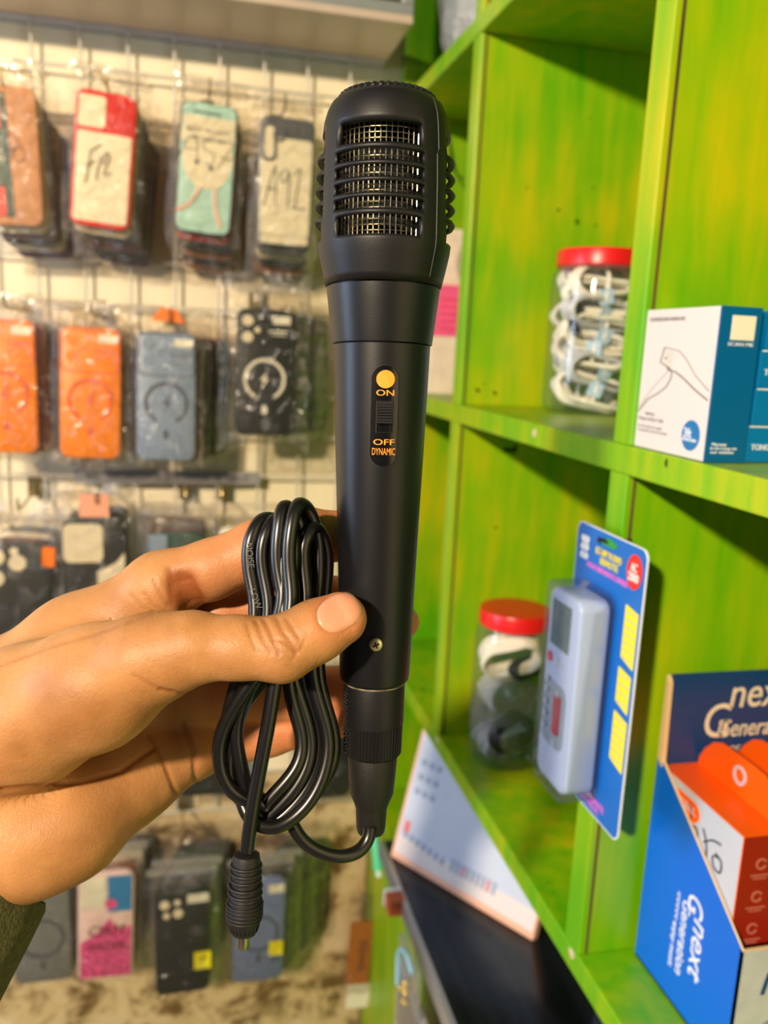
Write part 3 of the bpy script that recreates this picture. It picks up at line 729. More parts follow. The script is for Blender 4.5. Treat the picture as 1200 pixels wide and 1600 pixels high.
BAGH = clear_mat('bag_header_film', (255,252,246), .06, .15, .7, 40, .14, .004)
YS = -CT/2                # front face of the shell
def ringmark(q, cy, r0, r1, gap=True, a0=-62, a1=242):
    q.arc(r0, r1, a0, a1, YS-.0006, YS+.001, 0, cy) if gap else q.arc(r0, r1, 0, 360, YS-.0006, YS+.001, 0, cy)
def bolt(q, cy, s=.01):
    q.prism([(x*s, cy+z*s) for x, z in ((.35,1),(-.55,-.1),(-.05,-.1),(-.35,-1),(.55,.15),(.05,.15))], YS-.0006, YS+.0005)
def tail(lbs, front, mats, n, dx=.0035, dz=-.0012, dy=.0178, rtilt=1.2, yaw=0, jit=.002):
    """the packs hanging behind the front one on the same hook"""
    o, g = front
    p0 = o.location; t0 = o.rotation_euler.y
    for i in range(1, n+1):
        q, c = pack(lbs, 0, 0, mats[(i-1) % len(mats)], pos=(p0.x+dx*i+random.uniform(-jit, jit), p0.y+dy*i, p0.z+dz*i+random.uniform(-jit, jit)*.8),
            tilt=math.degrees(t0)+random.uniform(-1, 1)*rtilt, yaw=yaw*i, group=g, kind=2+(i % 3), hdr=i < 2)
M_hook = mat('steel_hook', (150,135,95), .3, .9)
def hook(px, py, yf, label, lean=0):
    p = at(px, py, y=yf-.014)
    o = thing('display_hook', label, 'hook', (p.x, GY, p.z), group=None)
    L0 = GY-(yf-.014)
    MB().tube([(0,.002,.012),(0,-.003,.013),(0,-.004,.004),(0,-.006,0),(0,-L0+.004,-.002),(0,-L0,.001),(lean*.01,-L0-.001,.012)], .0013, 6).build('hook_rod', M_hook, o, True)
    MB().box(-.008,.008,-.0008,.003,-.006,.018).build('hook_plate', M_hook, o)
# ---- row 1
SCL = .875
G = 'phone cases hanging behind the tan one'
o, _ = pack('tan phone case with a red and black printed strip, far left of the top row', 14, 245, K_tan, tilt=-2)
MB().prism([(-.0345,-.070),(.003,-.070),(.001,.070),(-.0345,.070)], YS-.0005, YS+.001).build('black_strip', K_dg, o)
MB().box(-.0342,-.006,YS-.0009,YS,.030,.069).box(-.0342,-.006,YS-.0009,YS,-.069,-.035).build('red_print', K_red, o)
q = MB(); random.seed(3)
for i in range(7): q.stroke([(-.030+.003*i, -.03+.008*i), (-.016+.001*i, -.02+.006*i), (-.020, .002*i), (-.004, -.01+.005*i)], (0,YS-.001,0), (1,0,0), (0,0,1), .0006)
q.build('scribble', K_wht, o)
q = MB(); q.stroke([(0,.022),(.008,.028),(.012,.014),(.003,.006),(-.004,.010)], (0,YS-.0006,0), (1,0,0), (0,0,1), .0005); q.stroke([(.004,.0),(.012,.012),(.020,.004),(.014,-.006),(.006,-.002)], (0,YS-.0006,0), (1,0,0), (0,0,1), .0005); q.build('marker_writing', K_ink, o)
tail('clear bagged phone case hanging behind the tan one with the red and black strip', (o, G), [K_cream, K_purp, K_blk, K_cream, K_purp], 5, dz=-.005)
hook(2, 125, 1.0, 'steel hook above the tan phone case at the left edge')
o, _ = pack('cream phone case with a red frame marked F12 in black ink', 162, 252, K_red, tilt=4.5)
MB().prism(rrect(.063,.104,.004,4,0,-.021), YS-.0008, YS+.001).build('clear_back', K_cream, o)
MB().prism(rrect(.031,.036,.004,4,-.016,.054), YS-.0008, YS+.001).build('camera_cutout', K_cream, o)
q = MB()
for st in ([(-.016,-.024),(-.014,-.012),(-.012,.004)],[(-.013,.004),(-.004,.010),(.0,.012)],[(-.014,-.008),(-.006,-.003)],[(-.004,-.020),(-.002,-.008),(.0,.002)],[(.003,-.006),(.005,.004),(.010,.004),(.008,-.006),(.005,-.014),(.013,-.012)]):
    q.stroke([(a*1.0-.003, b*1.3+.002) for a, b in st], (0,YS-.0012,0), (1,0,0), (0,0,1), .0009)
q.build('marker_writing', K_ink, o)
tail('clear bagged phone case hanging behind the red framed F12 one', (o, 'phone cases hanging behind the red framed one'), [K_cream, K_blk, K_mar, K_blk, K_purp, K_sm], 5, dx=.004, dz=-.0062)
hook(166, 128, 1.0, 'steel hook above the red framed phone case', -1)
o, _ = pack('mint phone case with a pink cartoon print marked A57', 322, 267, K_blk, tilt=3.5)
MB().prism(rrect(.066,.152,.010,6,0,.001), YS-.0008, YS+.001).build('mint_back', K_mint, o)
MB().prism([(.031*math.cos(a)+.001, .034*math.sin(a)*1.1+.014) for a in [i*.3 for i in range(21)]], YS-.0011, YS).prism([(-.032,.062),(.032,.062),(.032,.030),(-.032,.030)], YS-.00105, YS).build('cream_print', K_cream, o)
q = MB()
for st in ([(-.008,-.020),(-.012,-.034),(-.022,-.046),(-.034,-.052)], [(.012,-.020),(.013,-.036),(.016,-.052),(.022,-.066)]): q.stroke(st, (0,YS-.0008,0), (1,0,0), (0,0,1), .0022)
q.build('pink_lines', K_pnk, o)
q = MB().prism(circ(.0028,12,-.012,.008), YS-.0016, YS).prism(circ(.0028,12,.006,.003), YS-.0016, YS)
q.text('BEST IN LAST', (.0,YS-.0013,.046), (1,0,0), (0,0,1), .0055, .052); q.text('MY CAPTAIN', (.0,YS-.0013,.036), (1,0,0), (0,0,1), .005, .040)
q.box(-.02,.014,YS-.0014,YS,.0655,.0675)
for st in ([(-.034,.012),(-.024,.034),(-.014,.036),(-.012,.012)],[(-.028,.022),(-.012,.022)],[(.008,.034),(-.004,.034),(-.004,.024),(.008,.020),(.006,.008),(-.002,.008)],[(.012,.034),(.030,.036),(.022,.018),(.014,.004)],[(.016,.018),(.032,.016)]): q.stroke(st, (0,YS-.0012,0), (1,0,0), (0,0,1), .00055)
q.build('black_print', K_ink, o)
tail('clear bagged phone case hanging behind the mint A57 one', (o, 'phone cases hanging behind the mint one'), [K_red, K_blk, K_brn, K_blk, K_brn], 5, dx=.002, dz=-.0062)
hook(328, 140, 1.0, 'steel hook above the mint cartoon phone case')
o, _ = pack('clear cream phone case with a smoke grey frame marked A92', 446, 287, K_sm, tilt=1)
MB().prism(rrect(.064,.118,.004,4,0,-.006), YS-.0008, YS+.001).prism(rrect(.062,.010,.003,3,0,-.0705), YS-.0008, YS).build('clear_back', K_cream, o)
MB().band(rrect(.020,.046,.008,5,-.023,.047), rrect(.012,.038,.005,5,-.023,.047), YS-.0016, YS).band(rrect(.016,.020,.007,5,-.010,.058), rrect(.010,.013,.004,5,-.010,.058), YS-.0014, YS).build('camera_frame', K_sm, o)
MB().prism(rrect(.012,.038,.005,5,-.023,.047), YS-.0012, YS).build('camera_cutout', K_cream, o)
q = MB()
for st in ([(-.028,-.03),(-.020,.002),(-.014,.020)],[(-.014,.020),(-.013,-.004),(-.012,-.03)],[(-.024,-.008),(-.013,-.010)],[(.004,.012),(-.002,.016),(-.008,.006),(-.002,.0),(.004,.012),(.003,-.03)],[(.010,.010),(.016,.018),(.018,.014),(.012,-.03)],[(.008,-.030),(.026,-.030)]): q.stroke(st, (0,YS-.0012,0), (1,0,0), (0,0,1), .0008)
q.build('marker_writing', K_sgr, o)
tail('clear bagged phone case hanging behind the grey framed A92 one', (o, 'phone cases hanging behind the grey framed one'), [K_blk, K_cream, K_blk, K_brn], 5, dx=.001, dz=-.0062)
hook(446, 165, 1.0, 'steel hook above the grey framed phone case by the microphone head')
# ---- row 2
SCL = .925
def magcase(label, px, py, body, ink, tilt=0, yf=1.0, yaw=0, top=True, boltm=None, lens=None, cam=True):
    o, _ = pack(label, px, py, body, tilt=tilt, yf=yf, yaw=yaw)
    q = MB(); ringmark(q, -.008, .0225, .0265); bolt(q, -.008, .011); q.prism(rrect(.006,.012,.0025,4,0,-.046), YS-.0006, YS); q.build('magnetic_ring_print', ink, o)
    if top:
        MB().band(rrect(.068,.052,.009,5,0,.051), rrect(.065,.049,.008,5,0,.051), YS-.0007, YS+.001).build('camera_bar_line', ink, o)
    q = MB()
    for x, z, r in ((-.022,.064,.0068),(-.022,.044,.0068),(-.010,.053,.0036)): q.prism(circ(r,16,x,z), YS-.0012, YS)
    q.build('camera_holes', lens or K_len, o)
    MB().box(.004,.028,YS-.0007,YS,.051,.053).box(.008,.026,YS-.0007,YS,.047,.0485).build('camera_print', ink, o)
    MB().prism(rrect(.022,.010,.001,2,.020,.066), YS-.0014, YS-.0002).build('size_sticker', K_wht, o)
    return o
o = magcase('orange phone case cut by the left edge of the frame', 9, 604, K_or, K_dor, lens=K_wht)
tail('bagged phone case behind the orange one at the left edge', (o, 'phone cases behind the left orange one'), [K_pink, K_or, K_blk, K_pink, K_mar], 5, dx=.003)
hook(8, 478, 1.0, 'steel hook above the left orange phone case')
o = magcase('orange phone case with dark orange ring, second from left in its row', 142, 615, K_or, K_dor, tilt=1.2, lens=K_or)
tail('bagged phone case behind the second orange one', (o, 'phone cases behind the second orange one'), [K_blk, K_or, K_dg, K_blk, K_or], 5, dx=-.001)
hook(142, 488, 1.0, 'steel hook above the second orange phone case')
o = magcase('blue grey phone case with dark ring beside the orange ones', 260, 620, K_gry, K_dgr, tilt=.5, lens=K_gry)
tail('bagged phone case behind the blue grey one', (o, 'phone cases behind the blue grey one'), [K_brn, K_purp, K_blk, K_brn, K_dg], 5, dx=.008)
MB().prism([(-.018,.092),(-.006,.108),(.012,.106),(.022,.090)], YS-.002, YS-.001).build('orange_tag', K_osk, o)
hook(265, 500, 1.0, 'steel hook above the blue grey phone case')
o = magcase('black phone case with white charging ring in a large clear bag', 413, 583, K_blk, K_wht, tilt=0, top=False)
MB().tube([(-.034,YS-.0003,.028),(.034,YS-.0003,.028)], .0004, 5).build('camera_bar_line', K_dgr, o)
bg = [c for c in o.children if c.name.startswith('plastic_bag')][0]; bg.scale = (1.22, 1.3, 1.12)
tail('bagged phone case behind the black one with the white ring', (o, 'phone cases behind the black ringed one'), [K_blk, K_dg, K_blk, K_sm, K_blk], 5, dx=.0115, yaw=2)
hook(411, 470, 1.0, 'steel hook above the black phone case with the white ring')
# ---- row 3
SCL = .95
o, _ = pack('black phone case with round camera holes and an orange sticker, left edge', 30, 945, K_blk, tilt=3, w=.078)
q = MB()
for x, z, r in ((-.026,.060,.010),(-.002,.054,.010),(-.026,.034,.010),(-.006,.068,.005)): q.prism(circ(r,20,x,z), YS-.0012, YS)
q.build('camera_holes', K_len, o)
MB().prism(rrect(.015,.025,.002,3,.033,.063), YS-.0022, YS-.001).build('orange_sticker', K_osk, o)
tail('bagged phone case behind the black one with the orange sticker', (o, 'phone cases behind the orange stickered one'), [K_mar, K_cream, K_blk, K_dg], 4, dx=0, dz=.001)
hook(28, 795, 1.0, 'steel hook above the black phone case with the orange sticker')
o, _ = pack('black phone case with a big square camera opening in its clear bag', 148, 905, K_blk, tilt=0, w=.072)
MB().prism(rrect(.046,.048,.008,5,-.012,.047), YS-.0012, YS).build('camera_cutout', K_len, o)
MB().prism([(.0362,.035),(.026,.022),(.014,.016),(.004,.012),(.004,-.006),(.0362,-.012)], YS-.0012, YS).build('side_cutout', K_len, o)
MB().prism(rrect(.034,.028,.001,2,.002,.094), YS-.003, YS-.0015).build('red_tag', K_pnk, o)
bg = [c for c in o.children if c.name.startswith('plastic_bag')][0]; bg.scale = (1.25, 1.2, 1.08)
tail('bagged phone case behind the one with the square camera opening', (o, 'phone cases behind the square opening one'), [K_blk, K_sm, K_blk], 3, dx=.001, dz=.001)
hook(150, 785, 1.0, 'steel hook above the phone case with the square opening')
o, _ = pack('dark green phone case with blue hologram label above the index finger', 275, 925, K_dg, tilt=1)
MB().box(-.034,-.012,YS-.0015,YS,.045,.075).build('hologram_label', K_gry, o)
tail('bagged phone case behind the dark green one', (o, 'phone cases behind the dark green one'), [K_mar, K_blk, K_mar], 3, dx=.001, dz=.002)
hook(290, 800, 1.0, 'steel hook above the dark green phone case')
o, _ = pack('white phone case in a clear bag left of the coiled cable', 385, 915, K_wht, tilt=0)
hook(352, 800, 1.0, 'steel hook above the white phone case by the coil')
# ---- row 3b, mostly behind the hand and cable
o, _ = pack('black phone case hanging behind the lower coil of cable', 320, 1158, K_blk, tilt=0, yf=1.03)
o, _ = pack('dark slate phone case seen between the coil and the microphone', 505, 1165, K_blk, tilt=-1, yf=1.03, w=.078)
tail('bagged phone case behind the dark slate one', (o, 'phone cases behind the dark slate one'), [K_gry, K_blk], 2, dx=.004, dz=.002)
# ---- row 4
SCL = .99
YR = 1.025
o, _ = pack('grey phone case with a magnetic ring low at the left beside the sleeve', 66, 1448, K_gr, yf=YR, tilt=-.5)
MB().band(rrect(.038,.042,.010,5,-.018,.054), rrect(.034,.038,.008,5,-.018,.054), YS-.002, YS).prism(rrect(.034,.038,.008,5,-.018,.054), YS-.0012, YS).build('camera_island', K_blk, o)
MB().prism(circ(.008,18,-.022,.043), YS-.0022, YS).prism(circ(.008,18,-.022,.062), YS-.0022, YS).build('camera_holes', K_len, o)
q = MB(); ringmark(q, -.014, .024, .0285, False); q.prism(rrect(.005,.012,.002,3,0,-.053), YS-.0006, YS); q.build('magnetic_ring_print', K_sgr, o)
tail('bagged phone case behind the grey ringed one low at the left', (o, 'phone cases behind the grey ringed one'), [K_mar, K_blk, K_brn, K_blk], 4, dx=.004, dz=.001, dy=.016)
o, _ = pack('pink glitter phone case with blue corner and written message', 166, 1444, K_pale, yf=YR, tilt=1.5)
MB().box(.002,.032,YS-.001,YS,.022,.074).build('blue_print', K_blu, o)
MB().box(-.032,.0,YS-.001,YS,.028,.074).build('white_print', K_wht, o)
MB().prism([(-.032,-.074),(.032,-.074),(.032,.0),(.018,-.006),(.004,.012),(-.012,-.010),(-.032,-.022)], YS-.0012, YS).build('glitter', K_mag, o)
MB().prism(circ(.0075,14,.006,.034), YS-.0014, YS).build('pink_dot', K_mag, o)
q = MB().text('CIAM', (0,YS-.0016,-.004), (1,0,0), (0,0,1), .014, .044, slant=.2).text('WILDER', (0,YS-.0016,-.028), (1,0,0), (0,0,1), .011, .050, slant=.2); q.build('message', K_mar, o)
tail('bagged phone case behind the pink glitter one', (o, 'phone cases behind the pink glitter one'), [K_brn, K_wht, K_sm, K_blk], 4, dx=.005, dz=.002, dy=.016)
o, _ = pack('black phone case with four camera holes and a yellow sticker', 285, 1468, K_blk, yf=YR-.015, tilt=-.5)
q = MB()
for x, z, r in ((-.022,.058,.0065),(-.006,.060,.0042),(-.020,.042,.0045),(-.005,.044,.0065)): q.prism(circ(r,16,x,z), YS-.0012, YS)
q.build('camera_holes', K_len, o)
MB().prism(rrect(.028,.012,.001,2,.021,.064), YS-.0016, YS).build('size_sticker', K_wht, o)
MB().prism(rrect(.022,.026,.001,2,.026,-.030), YS-.0022, YS-.001).build('yellow_sticker', K_yel, o)
MB().text('UP', (.026,YS-.0024,-.027), (1,0,0), (0,0,1), .007, .010).build('sticker_print', K_ink, o)
tail('bagged phone case behind the black one with the yellow sticker', (o, 'phone cases behind the yellow stickered black one'), [K_sm, K_lbl, K_blk, K_dg, K_blk], 5, dx=.005, dz=.003, dy=.0145)
o, _ = pack('slate blue phone case with a ring and a yellow sticker', 404, 1451, K_lbl, yf=YR, tilt=1.0)
q = MB(); ringmark(q, -.004, .024, .0275, False); q.prism(rrect(.005,.014,.002,3,0,-.042), YS-.0006, YS); q.build('magnetic_ring_print', K_dgr, o)
q = MB()
for x, z, r in ((-.022,.062,.007),(-.022,.042,.007),(-.005,.052,.006)): q.prism(circ(r,16,x,z), YS-.0012, YS)
q.build('camera_holes', K_len, o)
MB().prism(rrect(.022,.012,.001,2,.022,.064), YS-.0016, YS).build('size_sticker', K_wht, o)
MB().prism(rrect(.019,.022,.001,2,.024,-.028), YS-.0022, YS-.001).build('yellow_sticker', K_yel, o)
MB().text('LF', (.024,YS-.0024,-.045), (1,0,0), (0,0,1), .006, .010).build('sticker_print', K_ink, o)
tail('bagged phone case behind the slate blue one', (o, 'phone cases behind the slate blue one'), [K_blk, K_sm, K_blk, K_blk, K_blk], 5, dx=.0135, dz=.001, dy=.014)
for px, lb in ((60,'grey ringed'), (166,'pink glitter'), (285,'yellow stickered black'), (404,'slate blue')):
    hook(px, 1318, YR, 'steel hook above the '+lb+' phone case in the lowest row')
o, _ = pack('mint phone case at the bottom left corner of the lowest row', -36, 1440, K_mint, yf=YR)
# brown strap pack at the end of the row
p = at(560, 1505, y=1.06)
o = thing('accessory_packet', 'narrow orange brown packet with black lettering in a clear bag by the shelving', 'packet', p, (0, R(3), 0))
MB().prism(rrect(.034,.100,.003,3,0,.018), -.004, .004).build('orange_card', mat('orange_brown_card', (186,104,34), .5), o, bevel=.001)
MB().prism(rrect(.034,.040,.003,3,.004,-.054), -.0035, .0035).build('white_card', K_wht, o, bevel=.001)
MB().text('SWISS', (.004,-.0042,.016), (0,0,1), (-1,0,0), .011, .052).build('lettering', K_ink, o)
b = bpy.data.objects.new('plastic_bag', bag_mesh(1)); COL.objects.link(b); b.parent = o; b.scale = (.52,.9,.85); b.location = (0,0,.02)
# shelf-edge strip with small print between rows
q = thing('price_strip', 'grey strip with small print clipped under the second row of phone cases', 'label strip', at(265, 746, y=GY-.006))
MB().box(-.115,.115,-.001,.001,-.0085,.0085).build('strip', mat('grey_strip', (150,146,146), .5), q)
MB().text('BT  WORLD  Z  10  WEB  B  SALE', (0,-.0013,0), (1,0,0), (0,0,1), .008, .20).build('lettering', K_sgr, q)
# ------------------------------------------------------------------ things on the shelves
M_jar = clear_mat('clear_jar_plastic', (252,253,250), .02, .06, .25, 30, .03, .002)
M_lid = mat('red_plastic_lid', (222,26,30), .32, bump=.05, bscale=300)
M_wcab = mat('white_cable', (244,238,224), .42); M_gcab = mat('pale_grey_cable', (198,200,206), .42); M_bcab = mat('black_cable', (24,24,26), .4)
M_lab = mat('blue_white_label', (176,204,236), .5)
def jar(label, loc, r, h, tilt=0):
    j = thing('plastic_jar', label, 'jar', loc, (0, 0, 0))
    pr_ = [(r*.90, 0), (r*.97, .004), (r, .012), (r, h*.80), (r*.97, h*.85), (r*.88, h*.895), (r*.86, h*.96)]
    MB().lathe(pr_, 48, cap1=False).build('jar_wall', M_jar, j, 60)
    lz = h*.905
    MB().lathe([(r*.86, lz-.002), (r*.92, lz), (r*.92, h-.002), (r*.90, h), (r*.80, h+.0006), (r*.2, h+.0003)], 72, fn=lambda R_, z, a: R_*(1+.006*math.sin(a*36)) if lz-.001 < z < h-.001 else R_).build('lid', M_lid, j, 40)
    MB().lathe([(r*.89, h*.875), (r*.905, h*.88), (r*.89, h*.886)], 40, cap0=False, cap1=False).build('neck_ring', M_jar, j, 60)
    return j
def bundle(label, c, rad, ang, m, rr=.0017, n=5, group=None, seed=0, tie=True, el=.45, name='coiled_cable'):
    rng = random.Random(seed)
    o = thing(name, label, 'cable', c, (rng.uniform(-.35,.35), rng.uniform(-.3,.3), ang), group)
    q = MB()
    P = []
    for k in range(n):
        rx = rad*rng.uniform(.86, 1.0); rz = rad*el*rng.uniform(.75, 1.05); oy = (k-(n-1)/2)*rr*1.9
        for i in range(14):
            a = 2*math.pi*i/14; pinch = 1-.35*math.exp(-((math.cos(a))**2)/.08)
            P.append((rx*math.cos(a), oy+rng.uniform(-.3,.3)*rr, rz*pinch*math.sin(a)+rng.uniform(-.4,.4)*rr))
    q.tube(catmull(P, 3), rr, 7); q.build('cable_loops', m, o, 80)
    if tie:
        lab = rng.random() < .5
        MB().tube([(0, (n*rr+.001)*math.cos(a), rad*el*.72*math.sin(a)) for a in [i*math.pi/8 for i in range(16)]], rr*.9, 6, True).build('cable_tie', m, o, 80)
        if lab: MB().box(-rad*.2, rad*.16, -n*rr-.0018, -n*rr-.0012, -rad*.2, rad*.18).build('paper_label', M_lab, o, rot=(0, rng.uniform(-.4,.4), 0))
    return o
zS = ZT[2]
J1 = (.375, .742, zS+.0008)
jar('clear jar with a red lid packed with white cables on the middle shelf', J1, .044, .148)
lev = [(.014,0,.040,.3),(.034,.004,.041,-.2),(.052,-.003,.040,.5),(.069,.003,.041,.1),(.086,-.002,.040,-.35),(.101,.002,.040,.25),(.116,0,.037,-.1)]
for i, (dz, dx, rad, a) in enumerate(lev):
    for s in (-1, 1):
        bundle('white coiled charging cable packed in the tall red lidded jar', (J1[0]+dx+s*.003, J1[1]+s*.013, J1[2]+dz+.006), rad*.92, a*s*.8, M_wcab if (i+s) % 3 else M_gcab, rr=.0021, n=5, seed=i*7+s, group='white cables in the tall jar', el=.50)
MB_ = MB(); 
o = thing('cable_plug_bundle', 'dark connector ends among the white cables in the tall jar', 'cable', (J1[0]-.030, J1[1]-.020, J1[2]+.088))
for i in range(5):
    MB().box(-.003,.003,-.002,.002,-.005,.005).build('connector', M_blk, o, loc=(-.003+.004*(i % 3), -.003*(i % 2), -.006*i+.012), rot=(.3*i, .5*i, .4*i), bevel=.0006)
J2 = (.322, .752, ZT[3]+.0008)
jar('clear jar with a red lid holding bagged black cables on the lower shelf', J2, .039, .158)
bundle('black coiled cable behind the wall of the short jar', (J2[0]-.004, J2[1]-.022, J2[2]+.034), .026, .4, M_bcab, n=6, seed=50, el=.8, rr=.0014, tie=False)
bundle('black coiled cable in the upper half of the short jar', (J2[0]+.012, J2[1]-.008, J2[2]+.098), .022, .5, M_bcab, n=4, seed=51, el=.55, rr=.0014, tie=False)
bundle('white coiled cable near the lid of the short jar', (J2[0]-.006, J2[1]-.010, J2[2]+.112), .030, -.3, M_wcab, n=7, seed=52, el=.75, rr=.0018, tie=False)
bundle('white coiled cable in the middle of the short jar', (J2[0]+.002, J2[1]+.008, J2[2]+.065), .030, .2, M_wcab, n=9, seed=53, el=.75, tie=False)
bundle('white coiled cable at the bottom of the short jar', (J2[0]+.002, J2[1]+.004, J2[2]+.020), .032, .1, M_gcab, n=9, seed=54, el=.5, tie=False)
def crumple(name, label, cat, c, dims, m, seed=0, amp=.16, group=None, n=26):
    rng = random.Random(seed); ph = [rng.uniform(0, 6.3) for _ in range(12)]
    V = []; Fs = []
    for k in range(n+1):
        th = math.pi*k/n
        for i in range(2*n):
            a = math.pi*i/n; x, y, z = math.sin(th)*math.cos(a), math.sin(th)*math.sin(a), -math.cos(th)
            e = lambda v: abs(v)**.7*(1 if v > 0 else -1)
            w = 1+amp*(math.sin(5*x+ph[0]+3*y)*math.sin(4*z+ph[1]+2*x)+.6*abs(math.sin(9*y+ph[2]+7*z))*math.sin(8*x+ph[3])+.4*math.sin(17*z+ph[4]+9*x)*math.sin(15*y+ph[5]))
            V.append((e(x)*dims[0]/2*w, e(y)*dims[1]/2*w, e(z)*dims[2]/2*w+dims[2]/2))
    Fs = [(k*2*n+i, k*2*n+(i+1) % (2*n), (k+1)*2*n+(i+1) % (2*n), (k+1)*2*n+i) for k in range(n) for i in range(2*n)]
    o = MB().add(V, Fs).build(name, m, None, 50); o.location = c
    return tag(o, label, cat, group)
M_bag2 = clear_mat('crinkled_bag_film', (250,251,252), .06, .10, .9, 90, .14, .004)
M_bag3 = clear_mat('grey_bag_film', (214,218,232), .2, .2, .9, 50, .5, .004)
b2 = crumple('plastic_bag', 'crinkled clear plastic bag bundled inside the short jar at its foot', 'bag', (J2[0]-.002, J2[1]-.004, J2[2]+.003), (.066,.062,.085), M_bag2, 4, .08)
crumple('plastic_bag', 'crumpled grey plastic bag on the top shelf by the far corner', 'bag', (XF+.055, .945, ZT[1]+.001), (.09,.17,.17), M_bag3, 9, .12)
# ---- pink package in the far column
M_pkp = mat('pink_card', (240,92,140), .5, noise=.1, nscale=40); M_pkw = mat('cream_card', (232,212,190), .5, noise=.08, nscale=60)
pk = thing('toy_package', 'pink and cream package standing in the far middle pigeonhole', 'package', (.345, 1.0, zS))
MB().box(-.055,.055,0,.05,0,.130).build('box_body', M_pkw, pk, bevel=.001)
MB().box(-.0555,.0555,-.0008,.02,.070,.1305).build('pink_panel', M_pkp, pk)
q = MB()
for i in range(5): q.box(-.045,.045,-.0012,-.0006,.078+.0085*i,.0805+.0085*i)
q.build('print_lines', mat('red_card_print', (226,60,96), .5), pk)
MB().add([(v.x, v.y, v.z) for v in MB().lathe([(.030,0),(.029,.012),(.024,.022),(.014,.028),(.003,.030)], 28).xf(Matrix.Translation((.0,0,.158)) @ Matrix.Rotation(R(90),4,'X')).v], MB().lathe([(.030,0),(.029,.012),(.024,.022),(.014,.028),(.003,.030)], 28).f).build('clear_dome', M_jar, pk, 60)
q = MB()
for a in range(0,360,60): q.sphere((.008*math.cos(R(a)), -.010, .156+.010*math.sin(R(a))), .0055, 6)
q.build('orange_beads', mat('orange_beads', (246,150,30), .3), pk, True)
MB().box(-.046,.046,.004,.03,.130,.196).build('backing_card', M_pkw, pk, bevel=.001)
# dark wire hanging in that pigeonhole
tag(MB().tube(catmull([at(700,222,x=.33)+Vector((0,0,.02)), at(706,255,x=.33), at(716,274,x=.33), at(728,279,x=.325), at(738,270,x=.32), at(744,255,x=.325)], 5), .0012, 6).build('thin_cable', M_bcab, None, 80), 'thin dark cable drooping in the far pigeonhole beside the microphone head', 'cable')
# ---- white cable box and the blue boxes
M_wb = mat('white_glossy_card', (216,210,210), .4); M_bb = mat('blue_glossy_card', (0,112,176), .35); M_bd = mat('deep_blue_card', (0,92,146), .35)
M_wp = mat('white_print_ink', (236,240,244), .5); M_gp = mat('grey_print_ink', (150,144,150), .5); M_tip = mat('grey_line_ink', (120,108,96), .5)
bx0 = .268; by0, by1 = .3915, .4645; bz0, bz1 = ZT[2]+.0005, .0295
wb = thing('cable_box', 'white charging cable box with a blue side standing on the middle shelf', 'box', (bx0, by0, bz0))
H = bz1-bz0; WY = by1-by0; DX = .024
MB().box(0, DX, 0, WY, 0, H).build('box_body', M_wb, wb, bevel=.0005)
MB().box(-.0001, DX, -.0003, .001, 0, H).build('blue_side', M_bd, wb)
MB().box(.0065, .0205, -.0006, 0, H*.79, H*.945).build('square_sticker', mat('cream_sticker', (236,228,208), .5), wb, bevel=.0002)
# face towards -x: writing runs from far (+y) to near (-y)
fx = -.0002; Yd = (0,-1,0); Zd = (0,0,1)
q = MB()
q.text('CONVERSION', (fx, WY*.83, H*.93), Yd, Zd, .0024, .017).text('DATA TRANSFER CABLE', (fx, WY*.58, H*.93), Yd, Zd, .0020, .020)
q.text('Lightning', (fx, WY*.80, H*.255), Yd, Zd, .0022, .010).text('Charge and Sync Cable', (fx, WY*.78, H*.215), Yd, Zd, .0026, .028).text('for data and power supply', (fx, WY*.78, H*.16), Yd, Zd, .0018, .026).text('Compatible with all models', (fx, WY*.74, H*.13), Yd, Zd, .0018, .032)
q.build('grey_lettering', M_gp, wb)
q = MB().prism([(WY*(.56-a), H*b) for a, b in ((.02,.70),(-.09,.72),(-.10,.64),(.0,.615))], fx-.0001, .0005, 'x'); q.build('printed_plug', mat('pale_print', (206,200,192), .5), wb)
q = MB()
q.tube([(fx, WY*a, H*b) for a, b in ((.68,.735),(.72,.63),(.63,.605),(.59,.575),(.50,.57),(.38,.53),(.20,.455),(.04,.40))], .0004, 5)
q.tube([(fx, WY*a, H*b) for a, b in ((.68,.735),(.60,.725),(.47,.71),(.38,.665),(.22,.55),(.04,.46))], .0002, 5)
q.tube([(fx, WY*a, H*b) for a, b in ((.98,.26),(.85,.36),(.72,.405),(.60,.46),(.545,.525),(.545,.57),(.60,.60))], .0004, 5)
q.tube([(fx, WY*a, H*b) for a, b in ((.98,.29),(.80,.44),(.66,.53),(.60,.57))], .00012, 5)
for a in (.655, .64): q.box(fx-.0002, .0, WY*a-.0008, WY*a+.0008, H*.655, H*.665)
q.build('line_drawing', M_tip, wb)
q = MB().prism(circ(.0083, 28, WY*.20, H*.155), fx-.0002, .0005, 'x'); q.build('blue_dot', M_bb, wb)
MB().text('3ft', (fx-.0003, WY*.235, H*.17), Yd, Zd, .0052, .0072).text('EXTRA LONG', (fx-.0003, WY*.205, H*.125), Yd, Zd, .0015, .013).build('dot_lettering', M_wp, wb)
q = MB().text('SCAN ME', (.0130, -.0004, H*.765), (1,0,0), Zd, .0018, .015).text('Warranty', (.0075, -.0004, H*.115), (1,0,0), Zd, .0022, .009).text('for full coverage visit', (.0105, -.0004, H*.09), (1,0,0), Zd, .0016, .016).text('our website', (.0098, -.0004, H*.068), (1,0,0), Zd, .0016, .014); q.build('side_lettering', M_wp, wb)
tops = [(1185, 490, 552), (1173, 553, 612), (1165, 612, 668), (1150, 670, 728)]
hb = .0198
words = ["TONGS", "THREE'TH", "", "TONGS'THREE."]
xoffs = [.2968, .2955, .2945, .2935]
